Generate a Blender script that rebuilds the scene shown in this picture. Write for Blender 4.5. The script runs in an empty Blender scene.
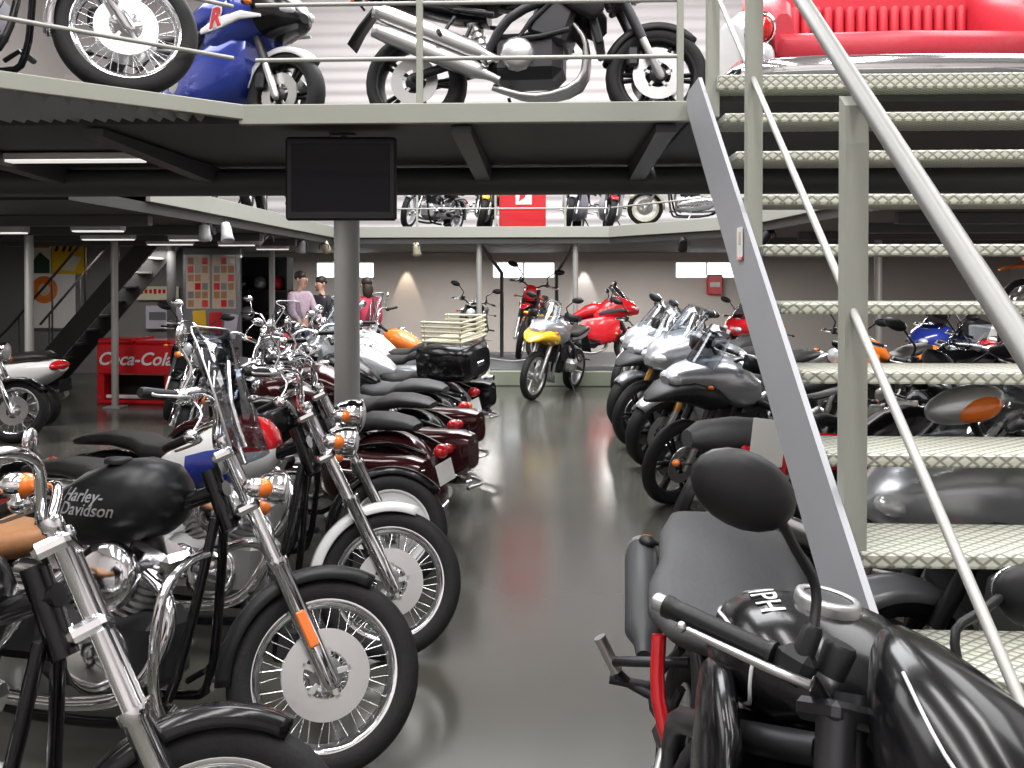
import bpy, math, random
from mathutils import Matrix, Vector
random.seed(7)
SC = bpy.context.scene
COL = SC.collection
PI = math.pi
R_ = math.radians

# ------------------------------------------------------------------ materials
def mat(name, col, metal=0.0, rough=0.5, coat=0.0, emit=0.0, spec=0.5):
    m = bpy.data.materials.new(name); m.use_nodes = True
    b = m.node_tree.nodes['Principled BSDF']
    b.inputs['Base Color'].default_value = (*col, 1)
    b.inputs['Metallic'].default_value = metal
    b.inputs['Roughness'].default_value = rough
    b.inputs['Coat Weight'].default_value = coat
    b.inputs['Coat Roughness'].default_value = 0.05
    b.inputs['Specular IOR Level'].default_value = spec
    if emit:
        b.inputs['Emission Color'].default_value = (*col, 1)
        b.inputs['Emission Strength'].default_value = emit
    return m

def noisy(m, scale=8.0, amt=0.25, bump=0.0, rough=None):
    """procedural wear: noise drives base colour a little, bump optionally"""
    nt = m.node_tree; b = nt.nodes['Principled BSDF']
    col = list(b.inputs['Base Color'].default_value)
    tc = nt.nodes.new('ShaderNodeTexCoord'); n = nt.nodes.new('ShaderNodeTexNoise')
    n.inputs['Scale'].default_value = scale; n.inputs['Detail'].default_value = 6
    nt.links.new(tc.outputs['Object'], n.inputs['Vector'])
    mx = nt.nodes.new('ShaderNodeMix'); mx.data_type = 'RGBA'
    mx.inputs[6].default_value = (*[c*(1-amt) for c in col[:3]], 1)
    mx.inputs[7].default_value = (*[min(1, c*(1+amt)) for c in col[:3]], 1)
    nt.links.new(n.outputs['Fac'], mx.inputs[0]); nt.links.new(mx.outputs[2], b.inputs['Base Color'])
    if bump:
        bp = nt.nodes.new('ShaderNodeBump'); bp.inputs['Strength'].default_value = bump
        bp.inputs['Distance'].default_value = 0.01
        nt.links.new(n.outputs['Fac'], bp.inputs['Height']); nt.links.new(bp.outputs['Normal'], b.inputs['Normal'])
    if rough:
        mr = nt.nodes.new('ShaderNodeMapRange'); mr.inputs[3].default_value = rough[0]; mr.inputs[4].default_value = rough[1]
        nt.links.new(n.outputs['Fac'], mr.inputs[0]); nt.links.new(mr.outputs[0], b.inputs['Roughness'])
    return m

def wavebump(m, axis, scale, strength, dist=0.02, prof='SIN'):
    nt = m.node_tree; b = nt.nodes['Principled BSDF']
    tc = nt.nodes.new('ShaderNodeTexCoord'); w = nt.nodes.new('ShaderNodeTexWave')
    w.bands_direction = axis; w.wave_profile = prof; w.inputs['Scale'].default_value = scale
    nt.links.new(tc.outputs['Object'], w.inputs['Vector'])
    bp = nt.nodes.new('ShaderNodeBump'); bp.inputs['Strength'].default_value = strength; bp.inputs['Distance'].default_value = dist
    nt.links.new(w.outputs['Fac'], bp.inputs['Height']); nt.links.new(bp.outputs['Normal'], b.inputs['Normal'])
    return m

def clear(name, tint, fac=0.12, rough=0.03):
    m = bpy.data.materials.new(name); m.use_nodes = True; nt = m.node_tree; nt.nodes.clear()
    o = nt.nodes.new('ShaderNodeOutputMaterial'); t = nt.nodes.new('ShaderNodeBsdfTransparent'); g = nt.nodes.new('ShaderNodeBsdfGlossy')
    x = nt.nodes.new('ShaderNodeMixShader'); x.inputs[0].default_value = fac
    t.inputs[0].default_value = (*tint, 1); g.inputs['Roughness'].default_value = rough
    nt.links.new(t.outputs[0], x.inputs[1]); nt.links.new(g.outputs[0], x.inputs[2]); nt.links.new(x.outputs[0], o.inputs[0])
    return m

def plate_mat(name):
    """embossed aluminium tread plate: diamond lattice of grooves"""
    m = mat(name, (0.62, 0.63, 0.53), 0.15, 0.42); nt = m.node_tree; b = nt.nodes['Principled BSDF']
    L = nt.links.new
    tc = nt.nodes.new('ShaderNodeTexCoord'); sx = nt.nodes.new('ShaderNodeSeparateXYZ'); L(tc.outputs['Object'], sx.inputs[0])
    def mth(op, a, b_=None):
        n = nt.nodes.new('ShaderNodeMath'); n.operation = op
        for i, q in enumerate((a, b_)):
            if q is None: continue
            if isinstance(q, (int, float)): n.inputs[i].default_value = q
            else: L(q, n.inputs[i])
        return n.outputs[0]
    u = mth('MULTIPLY', sx.outputs[0], 75.0); yz = mth('ADD', sx.outputs[1], sx.outputs[2]); v = mth('MULTIPLY', yz, 95.0)
    p = mth('ABSOLUTE', mth('SINE', mth('ADD', u, v))); q = mth('ABSOLUTE', mth('SINE', mth('SUBTRACT', u, v)))
    mn = mth('MINIMUM', p, q)
    cr = nt.nodes.new('ShaderNodeValToRGB')
    cr.color_ramp.elements[0].position = 0.22; cr.color_ramp.elements[0].color = (0.27, 0.28, 0.24, 1)
    cr.color_ramp.elements[1].position = 0.55; cr.color_ramp.elements[1].color = (0.66, 0.67, 0.58, 1)
    L(mn, cr.inputs[0]); L(cr.outputs[0], b.inputs['Base Color'])
    bp = nt.nodes.new('ShaderNodeBump'); bp.inputs['Strength'].default_value = 0.5; bp.inputs['Distance'].default_value = 0.004
    L(mn, bp.inputs['Height']); L(bp.outputs['Normal'], b.inputs['Normal'])
    return m

M = dict(
    chrome=mat('chrome', (0.86, 0.86, 0.88), 1, 0.10), steel=mat('brushed_steel', (0.62, 0.62, 0.62), 1, 0.32),
    alu=mat('cast_aluminium', (0.55, 0.55, 0.55), 0.9, 0.38), darkmetal=mat('dark_metal', (0.05, 0.05, 0.055), 0.7, 0.4),
    black=mat('black_gloss_paint', (0.005, 0.005, 0.006), 0, 0.20, 0.12, spec=0.35), matte=mat('black_matte_paint', (0.008, 0.009, 0.010), 0.1, 0.36, spec=0.4),
    plastic=mat('black_plastic', (0.012, 0.0125, 0.0135), 0, 0.42, spec=0.35), greyplastic=mat('grey_plastic', (0.055, 0.058, 0.062), 0, 0.45, spec=0.35),
    rubber=noisy(mat('tyre_rubber', (0.016, 0.016, 0.0165), 0, 0.62, spec=0.3), 60, 0.3, 0.2),
    leather=noisy(mat('black_leather', (0.018, 0.017, 0.017), 0, 0.5, spec=0.35), 90, 0.25, 0.25),
    greyseat=noisy(mat('grey_seat_vinyl', (0.065, 0.067, 0.071), 0, 0.55, spec=0.35), 60, 0.12, 0.15),
    tan=noisy(mat('tan_leather', (0.42, 0.20, 0.09), 0, 0.5), 30, 0.25, 0.2),
    orange=mat('orange_lens', (0.9, 0.20, 0.02), 0, 0.2, 0.5), redlens=mat('red_lens', (0.65, 0.01, 0.015), 0, 0.15, 0.6),
    lens=mat('clear_lens', (0.75, 0.78, 0.8), 0.3, 0.08, 0.5), white=mat('white_paint', (0.80, 0.81, 0.82), 0, 0.22, 0.5),
    red=mat('red_paint', (0.62, 0.012, 0.02), 0, 0.22, 0.6), darkred=mat('maroon_paint', (0.055, 0.010, 0.012), 0.2, 0.16, 0.8),
    blue=mat('blue_paint', (0.025, 0.05, 0.34), 0.2, 0.2, 0.6), silver=mat('silver_paint', (0.50, 0.52, 0.55), 0.6, 0.28, 0.4),
    grey=mat('grey_paint', (0.22, 0.23, 0.25), 0.4, 0.3, 0.4), yellow=mat('yellow_paint', (0.85, 0.50, 0.01), 0, 0.25, 0.5),
    green=mat('dark_green_paint', (0.02, 0.06, 0.04), 0.2, 0.22, 0.6), orangep=mat('orange_paint', (0.8, 0.2, 0.02), 0, 0.25, 0.5),
    cream=mat('cream_paint', (0.72, 0.68, 0.50), 0, 0.3, 0.3), teal=mat('teal_paint', (0.22, 0.55, 0.55), 0, 0.3, 0.4),
    lilac=mat('pale_lilac_paint', (0.62, 0.58, 0.70), 0, 0.3, 0.3), beige=mat('beige_paint', (0.66, 0.52, 0.40), 0, 0.35, 0.3),
    gold=mat('gold_anodised', (0.75, 0.42, 0.10), 0.9, 0.28), mirrorglass=mat('mirror_glass', (0.8, 0.82, 0.85), 1, 0.03),
    shield=clear('clear_screen', (0.80, 0.82, 0.84), 0.10), smoke=clear('smoked_screen', (0.55, 0.57, 0.6), 0.13),
    pane=clear('window_glass', (0.97, 0.98, 1.0), 0.04),
    plate=plate_mat('tread_plate'),
    frame_paint=noisy(mat('painted_steel', (0.36, 0.37, 0.325), 0, 0.5), 5, 0.05),
    stringer=noisy(mat('stringer_grey_paint', (0.36, 0.37, 0.40), 0, 0.45), 4, 0.05),
    rail=mat('galvanised_rail', (0.42, 0.42, 0.40), 0.3, 0.45), handrail=mat('brushed_handrail', (0.24, 0.24, 0.235), 0.4, 0.42),
    pipe=noisy(mat('dark_grey_steel', (0.085, 0.088, 0.088), 0.1, 0.5), 3, 0.12),
    column=noisy(mat('grey_column_paint', (0.42, 0.425, 0.42), 0, 0.45), 3, 0.06),
    paper=mat('white_paper', (0.82, 0.82, 0.80), 0, 0.7), screen=mat('dark_screen', (0.008, 0.008, 0.012), 0, 0.06, spec=0.12),
    skin=noisy(mat('skin', (0.60, 0.36, 0.27), 0, 0.55), 20, 0.08), darkhair=noisy(mat('dark_hair', (0.035, 0.02, 0.014), 0, 0.5), 40, 0.4),
    lampglow=mat('lamp_diffuser', (1.0, 0.98, 0.94), 0, 0.4, emit=0.75),
)

# ------------------------------------------------------------------ mesh builder
def V(*a): return Vector(a)
class MB:
    def __init__(s): s.v = []; s.f = []; s.sm = []
    def add(s, vs, fs, smooth=True):
        o = len(s.v); s.v += [tuple(p) for p in vs]
        for f in fs: s.f.append(tuple(i+o for i in f)); s.sm.append(smooth)
        return s
    def rbox(s, c, d, b=0.006, rot=None):
        """box with chamfered edges"""
        hx, hy, hz = d[0]/2, d[1]/2, d[2]/2; b = min(b, hx*.9, hy*.9, hz*.9)
        vs = []; idx = {}
        for sx in (-1, 1):
            for sy in (-1, 1):
                for sz in (-1, 1):
                    for k in range(3):
                        p = [sx*(hx-b), sy*(hy-b), sz*(hz-b)]; p[k] = (sx*hx, sy*hy, sz*hz)[k]
                        idx[(sx, sy, sz, k)] = len(vs); vs.append(Vector(p))
        fs = []
        g = lambda a, k: idx[(*a, k)]
        for k in range(3):
            i, j = (k+1) % 3, (k+2) % 3
            for sg in (-1, 1):
                q = []
                for (p, r) in ((-1, -1), (1, -1), (1, 1), (-1, 1)):
                    a = [0, 0, 0]; a[k] = sg; a[i] = p; a[j] = r; q.append(g(a, k))
                fs.append(q if sg > 0 else q[::-1])
            for p in (-1, 1):
                for r in (-1, 1):
                    a = [0, 0, 0]; c2 = [0, 0, 0]; a[i] = p; a[j] = r; a[k] = -1; c2[i] = p; c2[j] = r; c2[k] = 1
                    q = [g(a, i), g(c2, i), g(c2, j), g(a, j)]; fs.append(q if p*r < 0 else q[::-1])
        for sx in (-1, 1):
            for sy in (-1, 1):
                for sz in (-1, 1):
                    q = [idx[(sx, sy, sz, k)] for k in range(3)]; fs.append(q if sx*sy*sz > 0 else q[::-1])
        if rot is not None: vs = [rot @ p for p in vs]
        c = Vector(c)
        return s.add([p+c for p in vs], fs, False)
    @staticmethod
    def basis(d):
        d = d.normalized(); u = Vector((0, 0, 1)) if abs(d.z) < .9 else Vector((1, 0, 0))
        x = d.cross(u).normalized(); return x, d.cross(x).normalized()
    def cyl(s, p0, p1, r0, r1=None, n=12, cap=True):
        p0, p1 = Vector(p0), Vector(p1); r1 = r0 if r1 is None else r1
        return s.rings([(p0, r0), (p1, r1)], n, cap)
    def rings(s, pr, n=12, cap=True):
        """straight stack of discs (p, r) sharing one axis"""
        x, y = s.basis(Vector(pr[-1][0])-Vector(pr[0][0]))
        vs = []; fs = []
        cs = [(math.cos(2*PI*k/n), math.sin(2*PI*k/n)) for k in range(n)]
        ring = lambda p, r: [Vector(p)+x*(r*c)+y*(r*q) for c, q in cs]
        for p, r in pr: vs += ring(p, r)
        for i in range(len(pr)-1):
            for k in range(n): fs.append((i*n+k, (i+1)*n+k, (i+1)*n+(k+1) % n, i*n+(k+1) % n))
        s.add(vs, fs, True)
        if cap:
            s.add(ring(*pr[0]), [tuple(range(n))], False); s.add(ring(*pr[-1]), [tuple(range(n-1, -1, -1))], False)
        return s
    def fins(s, p0, p1, ra, rb, k, n=14):
        """finned barrel"""
        p0, p1 = Vector(p0), Vector(p1)
        for i in range(k):
            a = p0.lerp(p1, i/k); b = p0.lerp(p1, (i+.5)/k); c = p0.lerp(p1, (i+1)/k)
            s.cyl(a, b, ra, n=n); s.cyl(b, c, rb, n=n, cap=False)
        return s
    def tube(s, pts, r, n=8, sub=4, cap=True, r1=None):
        pts = [Vector(p) for p in pts]
        if sub > 1 and len(pts) > 2:
            q = []
            for i in range(len(pts)-1):
                a, b, c, d = pts[max(i-1, 0)], pts[i], pts[i+1], pts[min(i+2, len(pts)-1)]
                for k in range(sub):
                    t = k/sub
                    q.append(.5*((2*b)+(c-a)*t+(2*a-5*b+4*c-d)*t*t+(3*b-a-3*c+d)*t**3))
            q.append(pts[-1]); pts = q
        x = None; vs = []; N = len(pts); fs = []; rs = []
        for i, p in enumerate(pts):
            d = (pts[min(i+1, N-1)]-pts[max(i-1, 0)]).normalized()
            if x is None: x, _ = s.basis(d)
            x = (x-d*x.dot(d)).normalized(); y = d.cross(x)
            rr = r if r1 is None else r+(r1-r)*i/(N-1)
            rg = [p+x*(rr*math.cos(2*PI*k/n))+y*(rr*math.sin(2*PI*k/n)) for k in range(n)]; vs += rg; rs.append(rg)
        for i in range(N-1):
            for k in range(n): fs.append((i*n+k, i*n+(k+1) % n, (i+1)*n+(k+1) % n, (i+1)*n+k))
        s.add(vs, fs, True)
        if cap: s.add(rs[0], [tuple(range(n-1, -1, -1))], False); s.add(rs[-1], [tuple(range(n))], False)
        return s
    def lathe(s, prof, o=(0, 0, 0), axis='y', n=32, closed=False, smooth=True):
        """prof: (radius, height along axis)"""
        vs = []; fs = []; m = len(prof); o = Vector(o)
        for k in range(n):
            c, q = math.cos(2*PI*k/n), math.sin(2*PI*k/n)
            for r, h in prof:
                p = {'y': (r*c, h, r*q), 'x': (h, r*c, r*q), 'z': (r*c, r*q, h)}[axis]; vs.append(Vector(p)+o)
        for k in range(n):
            for i in range(m if closed else m-1):
                j = (i+1) % m; k2 = (k+1) % n; fs.append((k*m+i, k*m+j, k2*m+j, k2*m+i))
        return s.add(vs, fs, smooth)
    def loft(s, secs, n=16, e=2.4, y0=0.0, cap=True):
        """secs: (x, zc, halfwidth, halfheight[, e]) -> closed body along x"""
        vs = []; fs = []; rs = []
        sg = lambda a, p: math.copysign(abs(a)**p, a)
        for S in secs:
            ex = 2/(S[4] if len(S) > 4 else e); x, zc, hw, hh = S[:4]
            rg = [Vector((x, y0+hw*sg(math.cos(2*PI*(k+.5)/n), ex), zc+hh*sg(math.sin(2*PI*(k+.5)/n), ex))) for k in range(n)]
            vs += rg; rs.append(rg)
        for i in range(len(secs)-1):
            for k in range(n): fs.append((i*n+k, i*n+(k+1) % n, (i+1)*n+(k+1) % n, (i+1)*n+k))
        s.add(vs, fs, True)
        if cap: s.add(rs[0], [tuple(range(n))], False); s.add(rs[-1], [tuple(range(n-1, -1, -1))], False)
        return s
    def ell(s, c, r, nu=14, nv=8, rot=None):
        vs = []; fs = []; c = Vector(c)
        for j in range(nv+1):
            t = PI*j/nv
            for k in range(nu):
                a = 2*PI*k/nu; p = Vector((r[0]*math.sin(t)*math.cos(a), r[1]*math.sin(t)*math.sin(a), r[2]*math.cos(t)))
                vs.append((rot @ p if rot is not None else p)+c)
        for j in range(nv):
            for k in range(nu): fs.append((j*nu+k, (j+1)*nu+k, (j+1)*nu+(k+1) % nu, j*nu+(k+1) % nu))
        return s.add(vs, fs, True)
    def fender(s, c, R, w, a0, a1, n=18, drop=0.045, th=0.004):
        """curved mudguard over a wheel; angles from +x going up"""
        vs = []; fs = []; c = Vector(c)
        cr = [(-w/2, -drop), (-w/2*.93, -drop*.25), (-w/2*.55, -.006), (0, 0), (w/2*.55, -.006), (w/2*.93, -drop*.25), (w/2, -drop)]
        cr = cr+[(y*.94, h-th) for y, h in cr[::-1]]; m = len(cr)
        for i in range(n+1):
            t = i/n; a = R_(a0+(a1-a0)*t); k = min(1.0, .45+3.2*min(t, 1-t))
            for y, h in cr: r = R+h; vs.append(c+Vector((r*math.cos(a), y*(.6+.4*k), r*math.sin(a))))
        for i in range(n):
            for k in range(m): fs.append((i*m+k, (i+1)*m+k, (i+1)*m+(k+1) % m, i*m+(k+1) % m))
        fs.append(tuple(range(m))); fs.append(tuple(n*m+k for k in range(m-1, -1, -1)))
        return s.add(vs, fs, True)
    def sheet(s, rows, th=0.004):
        """rows of points -> thin solid curved sheet"""
        m = len(rows[0]); N = len(rows); vs = []; fs = []
        for off in (0, 1):
            for i, r in enumerate(rows):
                for k, p in enumerate(r):
                    p = Vector(p)
                    if off:
                        a = Vector(rows[min(i+1, N-1)][k])-Vector(rows[max(i-1, 0)][k]); b = Vector(r[min(k+1, m-1)])-Vector(r[max(k-1, 0)])
                        p = p+a.cross(b).normalized()*th
                    vs.append(p)
        T = N*m
        for i in range(N-1):
            for k in range(m-1):
                a, b, c, d = i*m+k, i*m+k+1, (i+1)*m+k+1, (i+1)*m+k
                fs.append((a, b, c, d)); fs.append((T+d, T+c, T+b, T+a))
        for k in range(m-1):
            fs.append((k, T+k, T+k+1, k+1)); q = (N-1)*m; fs.append((q+k+1, T+q+k+1, T+q+k, q+k))
        for i in range(N-1):
            fs.append(((i+1)*m, T+(i+1)*m, T+i*m, i*m)); fs.append((i*m+m-1, T+i*m+m-1, T+(i+1)*m+m-1, (i+1)*m+m-1))
        return s.add(vs, fs, True)
    def prism(s, poly, a, b, axis='z'):
        """extrude polygon (2D) from a to b along axis; x: (y,z)  y: (x,z)  z: (x,y)"""
        mk = {'z': lambda p, h: (p[0], p[1], h), 'y': lambda p, h: (p[0], h, p[1]), 'x': lambda p, h: (h, p[0], p[1])}[axis]
        n = len(poly); fs = [tuple(range(n-1, -1, -1)), tuple(range(n, 2*n))]
        for k in range(n): fs.append((k, (k+1) % n, n+(k+1) % n, n+k))
        return s.add([mk(p, a) for p in poly]+[mk(p, b) for p in poly], fs, False)
    def xf(s, m): s.v = [tuple(m @ Vector(p)) for p in s.v]; return s
    def mesh(s, name, m):
        me = bpy.data.meshes.new(name); me.from_pydata(s.v, [], s.f)
        me.polygons.foreach_set('use_smooth', s.sm); me.materials.append(M[m] if isinstance(m, str) else m); me.update(); return me
    def build(s, name, m, parent=None, loc=None):
        return link(name, s.mesh(name, m), parent, loc)

def link(name, me, parent=None, loc=None):
    o = bpy.data.objects.new(name, me); COL.objects.link(o)
    if parent is not None: o.parent = parent
    if loc is not None: o.location = loc
    return o
def thing(name, label, cat, loc=(0, 0, 0), rz=0.0, group=None, rx=0.0):
    o = bpy.data.objects.new(name, None); COL.objects.link(o); o.location = loc; o.rotation_euler = (rx, 0, rz)
    o.empty_display_size = .2
    return tag(o, label, cat, group)
def tag(o, label, cat, group=None):
    o['label'] = label; o['category'] = cat
    if group: o['group'] = group
    return o
def struct(name, mb, m):
    o = mb.build(name, m); o['kind'] = 'structure'; return o

def text_mesh(txt, size, depth=0.0015, shear=0.0, bold=0.0, spacing=1.0):
    c = bpy.data.curves.new('lettering', 'FONT'); c.body = txt; c.size = size; c.extrude = depth; c.shear = shear; c.offset = bold
    c.space_character = spacing; c.align_x = 'CENTER'; c.align_y = 'CENTER'; c.resolution_u = 3
    o = bpy.data.objects.new('lettering', c); COL.objects.link(o)
    dg = bpy.context.evaluated_depsgraph_get(); me = bpy.data.meshes.new_from_object(o.evaluated_get(dg))
    bpy.data.objects.remove(o); bpy.data.curves.remove(c); return me
def lettering(name, txt, size, m, parent, mw, **k):
    """text whose local x/y plane is placed by matrix mw (in the parent's space)"""
    me = text_mesh(txt, size, **k); me.materials.clear(); me.materials.append(M[m])
    o = link(name, me, parent); o.matrix_local = mw; return o
def frame_at(o, x, y):
    """matrix with local x axis along x and local y along y, at o"""
    x = Vector(x).normalized(); z = x.cross(Vector(y)).normalized(); y = z.cross(x)
    m = Matrix((x, y, z)).transposed().to_4x4(); m.translation = Vector(o); return m
def wrap(me, fn):
    for v in me.vertices: v.co = fn(v.co)

# ------------------------------------------------------------------ wheels
_wc = {}
def wheel_meshes(kind, R, w, rimmat, det, side):
    key = (kind, R, w, rimmat, det, side)
    if key in _wc: return _wc[key]
    n = {0: 20, 1: 32, 2: 56}[det]; out = []
    rr = R-{'spoke': .085, 'cast': .08, 'disc': .10}[kind]; h = R-rr
    prof = [(rr-.004, -w*.36), (rr+.008, -w*.42), (rr+.35*h, -w*.5), (R-.3*h, -w*.48), (R-.1*h, -w*.34), (R-.02*h, -w*.15), (R, 0)]
    prof = prof+[(r, -y) for r, y in prof[-2::-1]]
    t = MB().lathe(prof, n=n)
    if det == 2:                                                    # tread blocks
        for k in range(64):
            a = 2*PI*k/64
            for sy in (-1, 1):
                m = Matrix.Rotation(-a, 4, 'Y') @ Matrix.Translation((R-.0195, sy*w*.25, 0)) @ Matrix.Rotation(sy*.35, 4, 'Z') @ Matrix.Rotation(R_(35)*sy, 4, 'X')
                b = MB().rbox((0, 0, 0), (.022, .030, .014), .004); t.add([m @ Vector(p) for p in b.v], b.f, False)
    out.append(('tyre', t.mesh('tyre', 'rubber')))
    rim = MB(); lip = w*.40
    rim.lathe([(rr+.012, -lip), (rr-.004, -lip*1.02), (rr-.014, -lip*.8), (rr-.024, -lip*.3), (rr-.026, 0), (rr-.024, lip*.3), (rr-.014, lip*.8), (rr-.004, lip*1.02), (rr+.012, lip)], n=n)
    rim.lathe([(rr+.004, -lip), (rr+.004, lip)], n=n)
    spokes = None
    hubw = .075
    if kind == 'spoke':
        hub = MB().lathe([(.0, -hubw-.02), (.020, -hubw-.02), (.022, -hubw), (.055, -hubw*.75), (.058, -hubw*.6), (.034, -hubw*.4), (.034, hubw*.4), (.058, hubw*.6), (.055, hubw*.75), (.022, hubw), (.020, hubw+.02), (0, hubw+.02)], n=max(12, n//2))
        ns = 40 if det == 2 else 28 if det == 1 else 16; spokes = []
        for k in range(ns):
            a = 2*PI*k/ns; sy = 1 if k % 2 else -1; b = a+R_(26)*(1 if (k//2) % 2 else -1)
            p0 = (.055*math.cos(b), sy*hubw*.66, .055*math.sin(b)); p1 = ((rr-.02)*math.cos(a), sy*.008, (rr-.02)*math.sin(a))
            spokes.append((p0, p1))
        if det < 2:
            for p0, p1 in spokes: rim.cyl(p0, p1, .0035 if det == 0 else .003, n=4, cap=False)
            spokes = None
    elif kind == 'cast':
        hub = MB().lathe([(0, -hubw), (.045, -hubw), (.06, -hubw*.6), (.06, hubw*.6), (.045, hubw), (0, hubw)], n=max(12, n//2))
        ns = 6 if w < .15 else 5
        for k in range(ns):
            for off in (-.10, .10):
                a = 2*PI*k/ns+off
                m = Matrix.Rotation(-a, 4, 'Y'); L = rr-.02-.05
                b = MB().loft([(.05, 0, .025, .014), (.05+L*.5, 0, .02, .011), (.05+L, 0, .022, .013)], n=8); rim.add([m @ Vector(p) for p in b.v], b.f, True)
    else:
        hub = MB().lathe([(0, -hubw), (.05, -hubw), (.06, -hubw*.6), (.06, hubw*.6), (.05, hubw), (0, hubw)], n=max(12, n//2))
        for sy in (-1, 1):
            rim.lathe([(rr-.012, sy*lip*.9), (rr-.03, sy*lip*.75), (rr*.5, sy*lip*.75), (.06, sy*lip*1.0)], n=n)
        for k in range(14):
            a = 2*PI*k/14
            for sy in (-1, 1): rim.cyl(((rr-.055)*math.cos(a), sy*lip*.74, (rr-.055)*math.sin(a)), ((rr-.055)*math.cos(a), sy*lip*.80, (rr-.055)*math.sin(a)), .011, n=8)
    out.append(('rim', rim.mesh('rim', rimmat)))
    out.append(('hub', hub.mesh('hub', 'alu' if rimmat != 'plastic' else 'darkmetal')))
    for sd in side:
        y = sd*.062; d = MB()
        d.lathe([(.075, y-.003), (.145, y-.003), (.145, y+.003), (.075, y+.003)], n=n, closed=True, smooth=False)
        for k in range(5):
            a = 2*PI*k/5+.3; m = Matrix.Rotation(-a, 4, 'Y'); b = MB().rbox((.062, y, 0), (.05, .006, .02), .002); d.add([m @ Vector(p) for p in b.v], b.f, False)
        if det == 2:
            for k in range(30):
                a = 2*PI*k/30; r = .095+.014*(k % 3)
                d.cyl((r*math.cos(a), y-.0042, r*math.sin(a)), (r*math.cos(a), y+.0042, r*math.sin(a)), .004, n=6)
        out.append(('brake_disc', d.mesh('brake_disc', 'steel')))
    sp = None
    if spokes:
        sp = [MB().cyl(a, b, .0024, n=5, cap=False).mesh('spoke', 'chrome') for a, b in spokes]
    _wc[key] = (out, sp); return _wc[key]

def put_wheel(name, root, kind, R, w, rimmat, det, side, mw):
    parts, sp = wheel_meshes(kind, R, w, rimmat, det, side)
    o = link(name, parts[0][1], root); o.matrix_local = mw
    for nm, me in parts[1:]: link(nm, me, o)
    for me in sp or []: link('spoke', me, o)
    return o

def axis_rot(p, d, ang):
    p = Vector(p); return Matrix.Translation(p) @ Matrix.Rotation(ang, 4, Vector(d)) @ Matrix.Translation(-p)
def side_pair(f):
    return [f(1), f(-1)]

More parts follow.
